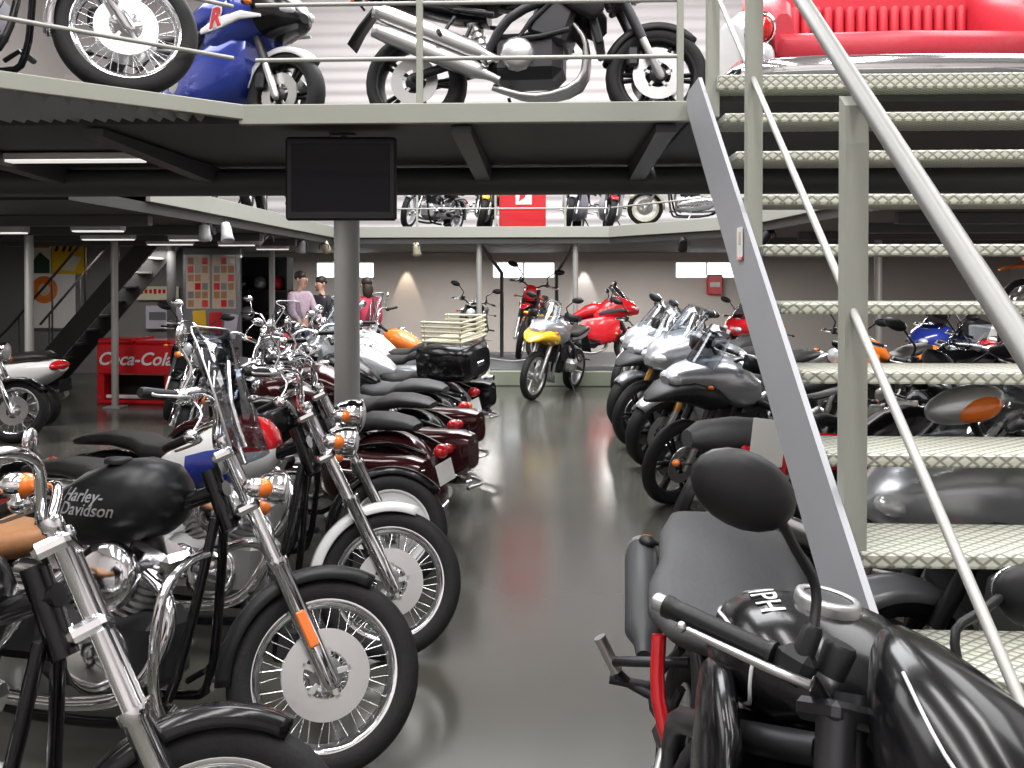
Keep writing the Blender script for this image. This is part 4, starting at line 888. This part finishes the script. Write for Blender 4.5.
def person(label, x, y, rz, top, legs, hair, h=1.75, lean=0.0, arm=(0, 0), longhair=False):
    t = thing('person', label, 'person', (x, y, 0), rz); s = h/1.75; t.scale = (s, s, s); L = lean
    v = [(0, 0, .95), (0, .01, 1.12), (0, .02+L*.5, 1.30), (0, .0+L*.8, 1.44), (0, .01+L, 1.52), (0, .03+L, 1.60), (0, .02+L, 1.70)]
    r = [(.15, .11), (.135, .10), (.165, .115), .075, .055, (.078, .095), (.062, .075)]; e = [(0, 1), (1, 2), (2, 3), (3, 4), (4, 5), (5, 6)]
    tv_, te, tr_ = [], [], []
    for sd in (-1, 1):
        b = len(v); f = arm[0 if sd < 0 else 1]
        sh = V(sd*.18, L*.7, 1.385); el = sh+V(sd*.06, .02+.10*f, -.29+.05*f); wr = el+V(-sd*.02*f*3, .04+.22*f, -.25+.22*f); hd = wr+(wr-el).normalized()*.07
        v += [tuple(sh), tuple(el), tuple(wr), tuple(hd)]; r += [.062, .046, .031, (.038, .022)]; e += [(2, b), (b, b+1), (b+1, b+2), (b+2, b+3)]
        d = (wr-el).normalized(); sx = d.cross(V(0, 1, 0) if abs(d.y) < .8 else V(0, 0, 1)).normalized()
        for k in range(4):
            q = len(v); o = hd+sx*(.027-.018*k); ln = (.036, .042, .039, .030)[k]
            v += [tuple(o+d*ln), tuple(o+d*ln*1.8+V(0, .012, 0))]; r += [.009, .008]; e += [(b+3, q), (q, q+1)]
        q = len(v); v += [tuple(wr+d*.03+sx*.045+V(0, .02, 0)), tuple(wr+d*.07+sx*.052+V(0, .03, 0))]; r += [.010, .009]; e += [(b+2, q), (q, q+1)]
        b2 = len(v); v += [(sd*.09, .0, .90), (sd*.105, .015, .50), (sd*.11, -.015, .09), (sd*.12, .10, .045), (sd*.125, .17, .035)]; r += [.095, .060, .040, (.042, .032), (.034, .026)]
        e += [(0, b2), (b2, b2+1), (b2+1, b2+2), (b2+2, b2+3), (b2+3, b2+4)]
    bd = skin_mesh('body', v, e, r, 'skin', 0, t)
    tv2 = [v[0], v[1], v[2], v[3]]; tr2 = [(.172, .132), (.155, .122), (.186, .136), .082]; te2 = [(0, 1), (1, 2), (2, 3)]
    for b in (7, 7+4+8+2+5):
        q = len(tv2); wv = Vector(v[b+1]).lerp(Vector(v[b+2]), .85); tv2 += [v[b], v[b+1], tuple(wv)]; tr2 += [.075, .060, .045]; te2 += [(2, q), (q, q+1), (q+1, q+2)]
    skin_mesh('shirt', tv2, te2, tr2, top, 0, t)
    lv = [(0, 0, .97)]; lr = [(.165, .125)]; le = []
    for sd in (-1, 1):
        q = len(lv); lv += [(sd*.09, 0, .88), (sd*.105, .015, .50), (sd*.11, -.012, .10)]; lr += [.112, .080, .062]; le += [(0, q), (q, q+1), (q+1, q+2)]
    skin_mesh('trousers', lv, le, lr, legs, 0, t)
    for sd in (-1, 1): MB().loft([(-.07, .05, .035, .045), (0, .05, .045, .05), (.10, .04, .05, .035), (.19, .03, .042, .026), (.22, .028, .02, .015)], 12).xf(Matrix.Translation((sd*.115, .0, 0)) @ Matrix.Rotation(PI/2, 4, 'Z')).build('shoe', 'leather', t)
    hb = MB().ell((0, -.012+L, 1.685), (.088, .105, .085), 16, 10)
    if longhair: hb.loft([(0, 0, .085, .07), (.10, 0, .095, .06), (.22, 0, .08, .045), (.30, 0, .04, .02)], 12).v
    ho = hb.build('hair', hair, t)
    if longhair: MB().ell((0, -.055+L, 1.55), (.095, .065, .16), 14, 10).build('hair', hair, t)
    fc = MB()
    fc.ell((0, .128+L, 1.615), (.014, .02, .024), 8, 6); fc.build('nose', 'skin', t)
    for sd in (-1, 1):
        MB().ell((sd*.034, .112+L, 1.645), (.013, .010, .008), 8, 6).build('eye', 'paper', t); MB().ell((sd*.034, .121+L, 1.645), (.006, .004, .006), 8, 6).build('pupil', 'darkhair', t)
        MB().ell((sd*.088, .02+L, 1.625), (.012, .022, .034), 8, 6).build('ear', 'skin', t)
    MB().ell((0, .114+L, 1.575), (.026, .010, .008), 10, 6).build('mouth', 'redlens', t)
    return t
person('person in a pale pink checked shirt looking down between motorcycles', -3.95, 14.0, R_(-120), 'plaid', 'jeans', 'darkhair', 1.78, .05, (.6, .5))
person('person in a dark jacket standing right behind the person in the pale shirt', -3.70, 14.5, R_(150), 'darkcoat', 'darkcoat', 'darkhair', 1.70, .03, (.2, .3))
person('person with long dark hair in a red top right of the grey column', -2.86, 14.0, R_(35), 'redtop', 'jeans', 'darkhair', 1.68, .03, (.4, .2), True)

# ------------------------------------------------------------------ sofa made from a car's rear end
sf = thing('car_sofa', 'red leather bench sofa built into the chrome tail of a classic car on the platform', 'sofa', (1.90, 5.15, F)); sf.scale = (.82, 1, 1)
for sd in (-1, 1):
    bo = MB().loft([(-.34, .36, .04, .14), (-.26, .37, .075, .20), (.0, .40, .09, .24), (.5, .44, .09, .27), (.95, .46, .08, .25), (1.0, .44, .05, .2)], 18, 2.8, y0=sd*.97).xf(Matrix.Rotation(PI/2, 4, 'Z')).build('tail_fin', 'white', sf)
    MB().loft([(-.30, .26, .02, .04), (-.1, .27, .02, .06), (.6, .30, .02, .05), (.95, .32, .01, .03)], 10, 2.5, y0=sd*1.055).xf(Matrix.Rotation(PI/2, 4, 'Z')).build('side_flash', 'red', bo)
MB().tube([(-1.10, .10, .20), (-1.08, -.25, .20), (-.90, -.42, .20), (-.4, -.47, .20), (.4, -.47, .20), (.90, -.42, .20), (1.08, -.25, .20), (1.10, .10, .20)], .07, 16, 5).build('rear_bumper', 'chrome', sf)
MB().rbox((0, .10, .10), (1.84, .9, .16), .03).build('underbody', 'darkmetal', sf)
for sd in (-1, 1):
    l = MB().lathe([(0, -.42), (.05, -.415), (.075, -.39), (.082, -.36), (.082, -.30)], (-sd*.97, 0, .43), 'y', 18).build('tail_lamp', 'redlens', sf)
    MB().lathe([(.074, -.40), (.092, -.39), (.094, -.30)], (-sd*.97, 0, .43), 'y', 18).build('lamp_bezel', 'chrome', l)
    MB().lathe([(0, -.43), (.06, -.42), (.085, -.38), (.088, -.30)], (-sd*.97, 0, .285), 'y', 18).build('reversing_lamp', 'lens', sf)
M['sofared'] = noisy(mat('red_leather', (0.60, 0.035, 0.06), 0, 0.42), 40, 0.1, 0.1)
MB().loft([(-.86, .34, .28, .07), (-.82, .34, .36, .11), (0, .345, .37, .115), (.82, .34, .36, .11), (.86, .34, .28, .07)], 20, 4, y0=.03).build('seat_cushion', 'sofared', sf)
bk = MB().rbox((0, .47, .68), (1.72, .16, .72), .05).build('backrest', 'sofared', sf)
for k in range(18): MB().rings([(V(-.68+.08*k, .375, .46), .028), (V(-.68+.08*k, .375, .48), .037), (V(-.68+.08*k, .38, .74), .037), (V(-.68+.08*k, .38, .76), .028)], 10).build('backrest_pleat', 'sofared', bk)
for sd in (-1, 1): MB().loft([(-.28, .42, .06, .12), (-.22, .46, .085, .17), (.25, .54, .09, .26), (.5, .60, .08, .32)], 16, 3, y0=sd*.80).xf(Matrix.Rotation(PI/2, 4, 'Z')).build('armrest', 'sofared', sf)

# ================================================================== motorcycles
G1 = 'cruisers parked nose to the aisle on the left'; G2 = 'motorcycles parked tail to the aisle on the left'; G3 = 'motorcycles in the back rows at the left'; G4 = 'motorcycles parked nose to the aisle on the right'
G5 = 'motorcycles behind the staircase'; G6 = 'motorcycles on the near platform'; G7 = 'motorcycles on the far galleries'; G8 = 'motorcycles at the end of the aisle'
# left row, noses to the aisle
cruiser('black cruiser cut off by the lower left corner, chrome fork nearest the camera', -.76, 1.90, -9, 'black', 'black', 'tan', det=2, steer=34, lean=5, group=G1, Rf=.325, hl=0, fa0=64, sigs='bar')
cruiser('matte black cruiser with clear windshield, tan saddle and full wire front wheel in the foreground', -.77, 2.94, -11, 'matte', 'matte', 'tan', shield='smoke', det=2, steer=32, guard=True, group=G1, reflector=True,
        emblem=[('Harley-', -.87, .885, .062), ('Davidson', -.85, .838, .062)], Rf=.322, hl=.62, fa0=66)
cruiser('cruiser with white front fender and white, blue and red tank beside the matte black cruiser', -.715, 3.87, -9, 'white', 'white', 'leather', det=2, steer=25, group=G1, tank2=[('blue', (-.95, -.70), -.012), ('red', (-.74, -.53), .03)], Rf=.32, hl=.75, fa0=72)
cruiser('black cruiser with drilled white disc wheel behind the white fendered cruiser', -.86, 4.73, -6, 'black', 'black', 'leather', wheel='disc', rim='white', det=1, steer=20, group=G1, Rf=.31, bags='black')
# left row, tails to the aisle
cruiser('maroon touring cruiser with long glossy saddlebags, nearest tail to the aisle', -2.45, 6.42, 155, 'darkred', 'darkred', 'leather', bags='darkred', wheel='cast', rim='alu', steer=10, group=G2, mirrors=False)
cruiser('maroon cruiser with chrome trimmed saddlebags, second tail along the aisle', -2.48, 7.40, 155, 'darkred', 'black', 'leather', bags='darkred', wheel='cast', rim='alu', steer=10, group=G2, shield=True)
cruiser('black cruiser with grey saddle, third tail along the aisle beside the grey column', -2.50, 8.36, 155, 'black', 'black', 'greyseat', wheel='spoke', steer=10, group=G2)
cruiser('black touring motorcycle with big black top box and cream luggage rack', -2.52, 9.30, 156, 'silver', 'silver', 'leather', bags='black', topbox='black', shield=True, nacelle='silver', wheel='cast', rim='alu', steer=8, group=G2)
street('silver sport tourer with tall screen behind the black top box', -2.65, 10.35, 158, 'half', 'silver', 'grey', panniers='grey', steer=6, group=G2, exhaust='steel')
street('white and blue sport motorcycle just right of the grey column', -2.75, 11.3, 158, 'half', 'white', 'blue', steer=5, group=G2)
cruiser('orange brown touring motorcycle far along the left of the aisle', -2.7, 12.3, 158, 'orangep', 'silver', 'leather', shield=True, wheel='spoke', det=0, group=G2)
# left back rows
C_ = [
 ('dark green cruiser with chrome headlamp facing the camera in the left back row', 'cruiser', dict(tank='green', fend='green'), -3.45, 8.2, 272),
 ('red tanked cruiser facing the camera in the left back row', 'cruiser', dict(tank='red', fend='black'), -3.55, 10.45, 268),
 ('black naked motorcycle with orange lamps right of the drinks cooler', 'naked', dict(paint='black', rim='steel'), -4.42, 10.3, 275),
 ('chrome and black cruiser at the left edge with its front wheel towards the aisle', 'cruiser', dict(tank='silver', fend='black', guard=True), -5.42, 8.85, -8),
]
for i, (lb, kd, kw, x, y, hd) in enumerate(C_):
    dt = 1 if y < 10 else 0
    if kd == 'cruiser': cruiser(lb, x, y, hd, group=G3, det=dt, steer=15, **kw)
    else: street(lb, x, y, hd, kd, group=G3, det=dt, **kw)
scooter('white scooter with a red tail lamp beside the left post', -7.0, 10.3, 165)
# right row, noses to the aisle
street('silver faired tourer with black front fender and handguards, nearest wheel of the right row', .90, 6.66, 207, 'adventure', 'silver', 'plastic', det=1, steer=12, group=G4, handguard='plastic', screen='smoke', mirrors=False, scale=.96)
street('silver sport tourer with golden fork tubes, second in the right row', .90, 8.0, 209, 'half', 'silver', 'silver', gold=True, steer=10, group=G4, screen='shield', mirrors=False, scale=1.08)
street('light silver tourer with handguards, third in the right row', .86, 8.95, 210, 'adventure', 'silver', 'plastic', steer=8, group=G4, gold=True, handguard='plastic', screen='shield')
street('silver grey faired tourer, fourth in the right row', .86, 9.9, 210, 'half', 'silver', 'grey', steer=8, group=G4, screen='shield', mirrors=False, scale=1.08)
street('pale silver tourer with tall mirror, fifth in the right row', 1.18, 10.9, 211, 'half', 'silver', 'silver', steer=6, group=G4, screen='shield')
street('red and silver sport tourer, sixth in the right row', 1.5, 11.9, 212, 'half', 'silver', 'red', steer=6, group=G4, det=0)
street('white and red naked motorcycle facing the camera near the platform', .98, 12.8, 240, 'naked', 'red', 'white', rim='alu', steer=5, group=G8, det=1, fork='steel')
street('yellow adventure motorcycle with silver screen standing at the end of the aisle', -.26, 12.35, 246, 'adventure', 'silver', 'yellow', rim='alu', steer=-4, group=G8, det=1, fork='steel', screen='shield', tailpaint='silver', handguard='plastic')
street('red sport motorcycle with yellow stripe lengthwise on the platform', 1.35, 14.85, 3, 'half', 'red', 'red', z=.251, steer=3, group=G8, rim='steel', tailpaint='yellow', det=1)
street('red off road motorcycle standing tall before the middle window', -.55, 15.8, 262, 'dirt', 'red', 'red', z=.251, group=G8, det=0, steer=6, scale=1.15)
street('dark motorcycle with wire wheels on the left of the platform', -1.5, 15.2, 265, 'naked', 'black', 'grey', z=.251, group=G8, det=0, rim='steel')
street('black adventure motorcycle left of the platform, wheel beside the top box', -1.15, 11.2, 150, 'naked', 'grey', 'grey', group=G8, det=0, rim='steel') if False else None
street('red faired motorcycle behind the white and red naked one', 2.7, 13.9, 232, 'half', 'red', 'red', group=G8, det=0)
# between the near bike and the right row / behind the stairs
street('black and red motorcycle with dark seat between the near motorcycle and the right row', 1.22, 5.55, 222, 'naked', 'red', 'black', seat='greyseat', group=G5, steer=8, det=1) if False else None
sv = street('silver sport tourer lengthwise behind the lower stair treads with an orange signal', 1.18, 3.25, 186, 'half', 'silver', 'silver', group=G5, det=1, steer=6)
ho_ = MB().ell((-.06, .24, 1.31), (.13, .05, .06), 18, 10, Matrix.Rotation(R_(12), 3, 'Y')).build('signal_housing', 'silver', sv)
MB().ell((-.085, .258, 1.305), (.085, .045, .045), 16, 10, Matrix.Rotation(R_(12), 3, 'Y')).build('signal_lens', 'orange', ho_)
MB().tube([(-.22, .12, 1.02), (-.16, .19, 1.16), (-.08, .23, 1.28)], .014, 8, 3).build('signal_stalk', 'plastic', sv)
street('silver grey naked motorcycle under the lowest stair treads', 1.35, 2.45, 184, 'naked', 'silver', 'silver', group=G5, det=1, steer=6, mirrors=False, barh=-.06)
gb = street('black motorcycle with red tail panels and broad grey seat behind the stair stringer', 2.44, 4.70, 14, 'naked', 'black', 'black', seat='greyseat', group=G5, det=1, steer=5, tailpaint='plastic', seatw=1.3, mirrors=False)
MB().loft([(-1.30, .86, .10, .05), (-1.38, .885, .17, .085), (-1.55, .90, .175, .09), (-1.72, .90, .13, .075), (-1.80, .89, .07, .04)], 20, 2.5).build('seat_cowl', 'greyseat', gb)
for sd in (-1, 1): MB().loft([(-.98, .80, .01, .05), (-1.05, .80, .02, .09), (-1.26, .82, .02, .09), (-1.32, .83, .01, .05)], 12, 3.5, y0=sd*.17).build('tail_panel', 'red', gb)
rp = MB().rbox((-1.50, -.185, .765), (.24, .03, .15), .012, Matrix.Rotation(R_(10), 3, 'Y')).build('side_panel', 'red', gb)
MB().tube([(-1.60, -.203, .80), (-1.52, -.204, .75), (-1.42, -.204, .755)], .006, 6, 4).build('panel_swoosh', 'white', rp)
street('black motorcycle with silver tank behind the middle stair treads', 2.25, 6.1, 212, 'naked', 'silver', 'black', group=G5)
street('black touring motorcycle with white tail box behind the middle treads', 3.3, 7.9, 210, 'half', 'black', 'white', group=G5, topbox='white')
street('red motorcycle behind the right of the middle treads', 4.1, 9.6, 207, 'naked', 'red', 'red', group=G5)
street('orange motorcycle behind the stair post', 2.9, 9.95, 210, 'naked', 'orangep', 'orangep', group=G5, det=0)
street('dark blue motorcycle far behind the stairs', 4.5, 11.4, 210, 'half', 'blue', 'blue', group=G5, det=0)
ob = thing('display_block', 'tall grey display block under the orange red off road motorcycle', 'plinth', (7.3, 12.9, 0)); MB().rbox((0, 0, .5), (2.4, 1.0, 1.0), .02).build('block', 'column', ob)
street('orange red off road motorcycle on a tall display block at the right edge', 6.55, 12.9, 185, 'dirt', 'orangep', 'red', z=1.0, group=G5, det=0)
# near platform
street('black naked motorcycle with twin silver silencers side on at the platform edge', .62, 5.28, -6, 'naked', 'black', 'plastic', z=F, twin=True, steer=6, lean=5, group=G6, det=1, rim='plastic', exhaust='steel', fork='darkmetal', cowl='silver')
street('blue sport motorcycle with a red letter on its fairing on the platform', -1.72, 5.75, -28, 'full', 'blue', 'white', z=F, group=G6, det=1, rim='plastic', lettermark='R', steer=4, lean=4, tailpaint='white', nose='black')
cruiser('white motorcycle with large silver rimmed wire wheel on the corner platform', -2.05, 4.28, 12, 'white', 'chrome', 'tan', z=F, group=G6, det=2, steer=14, lean=3, Rf=.33, bars=.0)
cruiser('chrome and white cruiser behind the large wire wheel on the corner platform', -3.9, 5.4, 0, 'white', 'white', 'leather', z=F, group=G6, det=1, steer=10)
# far galleries
cruiser('silver classic motorcycle with white wheels on the far gallery left of the yellow one', -2.45, 15.4, 248, 'silver', 'silver', 'leather', rim='white', z=F, group=G7, det=0, steer=12)
street('yellow motorcycle facing front beside the red banner', -1.22, 15.65, 270, 'naked', 'yellow', 'yellow', z=F, group=G7, det=0)
street('white and lilac sport motorcycle right of the red banner', .30, 15.4, 262, 'full', 'lilac', 'lilac', z=F, group=G7, det=0, rim='steel')
cruiser('cream moped with teal seat and cream wheels on the far right gallery', 1.56, 14.75, 158, 'cream', 'cream', 'teal', rim='cream', rearbody='cream', mirrors=False, z=F, group=G7, det=0, scale=.92, wheel='spoke', name='classic_moped', signals=False)
street('white and red motorcycle facing front on the far gallery', 1.02, 15.9, 268, 'full', 'white', 'red', z=F, group=G7, det=0)
scooter('white scooter on the left gallery edge, nearest of three', -3.92, 10.3, 100, 'white', F, G7, det=0)
scooter('beige scooter on the left gallery edge left of the television', -3.95, 12.25, 100, 'beige', F, G7, det=0)
scooter('silver scooter on the left gallery edge partly behind the television', -3.9, 14.2, 100, 'silver', F, G7, det=0)
bn = thing('red_banner', 'red display wall with white square emblem on the far gallery', 'display wall', (-.46, 15.1, F)); MB().rbox((0, 0, .6), (.78, .12, 1.2), .015).build('panel', 'red', bn); MB().rbox((.02, -.066, .56), (.27, .006, .36), .002).build('emblem_plate', 'paper', bn); MB().prism([(-.06, .43), (.04, .50), (.10, .66), (-.01, .71), (-.04, .56)], -.076, -.070, 'y').build('emblem', 'red', bn)

# card on the right
cd = MB().rbox((0, 0, 0), (.15, .004, .21), .001, Matrix.Rotation(R_(6), 3, 'Y')).build('information_card', 'paper', None, (.985, 4.11, .915)); tag(cd, 'white printed information card hanging beside the stair stringer', 'card')

# ------------------------------------------------------------------ near right motorcycle
nr = street('glossy black naked motorcycle with large dark mirror nearest the camera at the right', .34, 1.166, 268.2, 'naked', 'black', 'black', seat='greyseat', det=2, steer=30, lean=10, exhaust='greyplastic', barh=-.061, scale=1.012, gripk=.70, bark=.768, sweep=.14, rise=-.0135, mtilt=4, mout=.112, mz=.060, mx=-.050, myaw=-24, mup=.185, sil=((-1.40, -.215, .57), (-1.80, -.22, .72)), rim='plastic', fork='darkmetal', tankw=1.16, seatw=1.75, lamp=False)
NS = axis_rot((-.05, 0, .30), V(-.4226, 0, .9063), R_(30))
cw = MB().loft([(.08, .86, .05, .05), (.06, .875, .09, .10), (.0, .90, .125, .13), (-.10, .935, .14, .145), (-.20, .975, .125, .12), (-.27, 1.015, .095, .085), (-.33, 1.05, .05, .045), (-.35, 1.06, .025, .02)], 32, 2.2).xf(NS).build('headlight_cowl', 'black', nr)
MB().ell((.06, 0, .875), (.05, .085, .08), 20, 10).xf(NS).build('headlight_lens', 'lens', cw)
for sd in (-1, 1): MB().tube([(.02, sd*.122, .955), (-.10, sd*.128, 1.0), (-.22, sd*.105, 1.055)], .003, 6, 4).xf(NS).build('pinstripe', 'white', cw)
def flank(me, ts, k=1.16, e=2.5, off=.002):
    def fn(c):
        for i in range(len(ts)-1):
            if ts[i+1][0] <= c.x <= ts[i][0]:
                t = (c.x-ts[i][0])/(ts[i+1][0]-ts[i][0]); zc, hw, hh = [ts[i][q]+(ts[i+1][q]-ts[i][q])*t for q in (1, 2, 3)]
                q = max(-.98, min(.98, (c.y-zc)/hh)); return Vector((c.x, -(hw*k*(1-abs(q)**e)**(1/e)+off+c.z), c.y))
        return Vector((c.x, -.1, c.y))
    wrap(me, fn)
TS = [(-.40, .90, .04, .03), (-.43, .905, .11, .07), (-.52, .91, .155, .105), (-.64, .90, .172, .125), (-.76, .87, .15, .115), (-.88, .82, .105, .085)]
ntk = [o for o in nr.children if o.name.startswith('fuel_tank')][0]
def upper_flank(me, ts, phi0, rad=.16, k=1.16, e=2.5, off=.002):
    def fn(c):
        for i in range(len(ts)-1):
            if ts[i+1][0] <= c.x <= ts[i][0]:
                t = (c.x-ts[i][0])/(ts[i+1][0]-ts[i][0]); zc, hw, hh = [ts[i][q]+(ts[i+1][q]-ts[i][q])*t for q in (1, 2, 3)]
                a = phi0+c.y/rad; ca, sa = math.cos(a), math.sin(a); g = lambda v: math.copysign(abs(v)**(2/e), v)
                return Vector((c.x, -(hw*k*g(ca)+(off+c.z)*ca), zc+hh*g(sa)+(off+c.z)*sa))
        return Vector((c.x, -.1, .9))
    wrap(me, fn)
me = text_mesh('TRIUMPH', .068, .0008, 0, .0003); me.transform(Matrix.Translation((-.69, 0, 0))); upper_flank(me, TS, R_(58)); me.materials.clear(); me.materials.append(M['white']); link('tank_lettering', me, ntk)
for m_, rr, pts in (('white', .0028, [(-.47, .93), (-.55, .955), (-.70, .945), (-.82, .87), (-.80, .81), (-.66, .805), (-.52, .835), (-.47, .87), (-.47, .93)]),):
    tb = MB().tube([(a, b, 0) for a, b in pts], rr, 6, 5); me = tb.mesh('pinstripe', m_); flank(me, TS); link('pinstripe', me, ntk)
MB().tube([(-1.10, -.14, .66), (-1.14, -.26, .62), (-1.20, -.31, .58), (-1.24, -.26, .52), (-1.20, -.14, .50)], .013, 10, 5).build('peg_hanger', 'darkmetal', nr)
MB().cyl((-1.20, -.30, .56), (-1.20, -.36, .64), .016, n=14).build('passenger_footrest', 'steel', nr)
MB().tube([(-1.03, -.235, .74), (-1.0, -.215, .60), (-.94, -.15, .46)], .018, 8, 3).build('red_frame_plate', 'red', nr)

# ================================================================== light and camera
def area(x, y, z, sx, sy, p, col=(1, 1, 1)):
    l = bpy.data.lights.new('skylight_and_fill', 'AREA'); l.shape = 'RECTANGLE'; l.size = sx; l.size_y = sy; l.energy = p; l.color = col
    o = bpy.data.objects.new('skylight_and_fill', l); COL.objects.link(o); o.location = (x, y, z); return o
for x in (-3.2, 0, 3.2): area(x, .3, 8.4, .8, 8.5, 400, (1, .985, .96))
area(-.3, 10.5, 8.4, 5, 7, 1250, (.97, .985, 1)); area(-7, 6, 8.4, 4, 8, 560); area(6.5, 7, 8.4, 4, 8, 560); area(0, 17, 8.4, 12, 3, 420)
for (x, y, p) in ((-6.6, 8.6, 75), (-6.5, 13.5, 50), (5, 9.5, 110), (5, 14, 190), (-1.9, 17.2, 130), (1.9, 17.2, 130), (-5.5, 17.4, 60), (-2.5, 5.6, 12)): area(x, y, F-.42, 1.8, .3, p, (1, .96, .92))  # fill lamps added under the decks to brighten the lower level, not skylights
for (x, c) in ((-3.2, (1, .8, .6)), (.75, (1, .97, .95))):
    l = bpy.data.lights.new('wall_spot', 'SPOT'); l.energy = 60; l.color = c; l.spot_size = R_(40); l.spot_blend = .4; l.shadow_soft_size = .03
    o = bpy.data.objects.new('wall_spot', l); COL.objects.link(o); o.location = (x, 19.8, 2.2); o.rotation_euler = (R_(8), 0, 0)
W = bpy.data.worlds.new('World'); SC.world = W; W.use_nodes = True
bg = W.node_tree.nodes['Background']; bg.inputs[0].default_value = (.95, .98, 1, 1); bg.inputs[1].default_value = 3.0

cam = bpy.data.cameras.new('Camera'); co = bpy.data.objects.new('Camera', cam); COL.objects.link(co); SC.camera = co
cam.sensor_width = 36; cam.lens = 900/1024*36; cam.clip_start = .05; cam.clip_end = 200
pitch = 0.8
co.location = (0, 0, 1.65); co.rotation_euler = (R_(90-pitch), 0, math.atan(38/900))
cam.shift_y = -(104-900*math.tan(R_(pitch)))/1024
SC.view_settings.view_transform = 'Standard'; SC.view_settings.look = 'None'; SC.view_settings.gamma = 1; SC.view_settings.use_curve_mapping = False
SC.view_settings.exposure = 0.0
SC.cycles.use_denoising = True; SC.cycles.max_bounces = 8; SC.cycles.transparent_max_bounces = 16; SC.cycles.caustics_reflective = False; SC.cycles.caustics_refractive = False
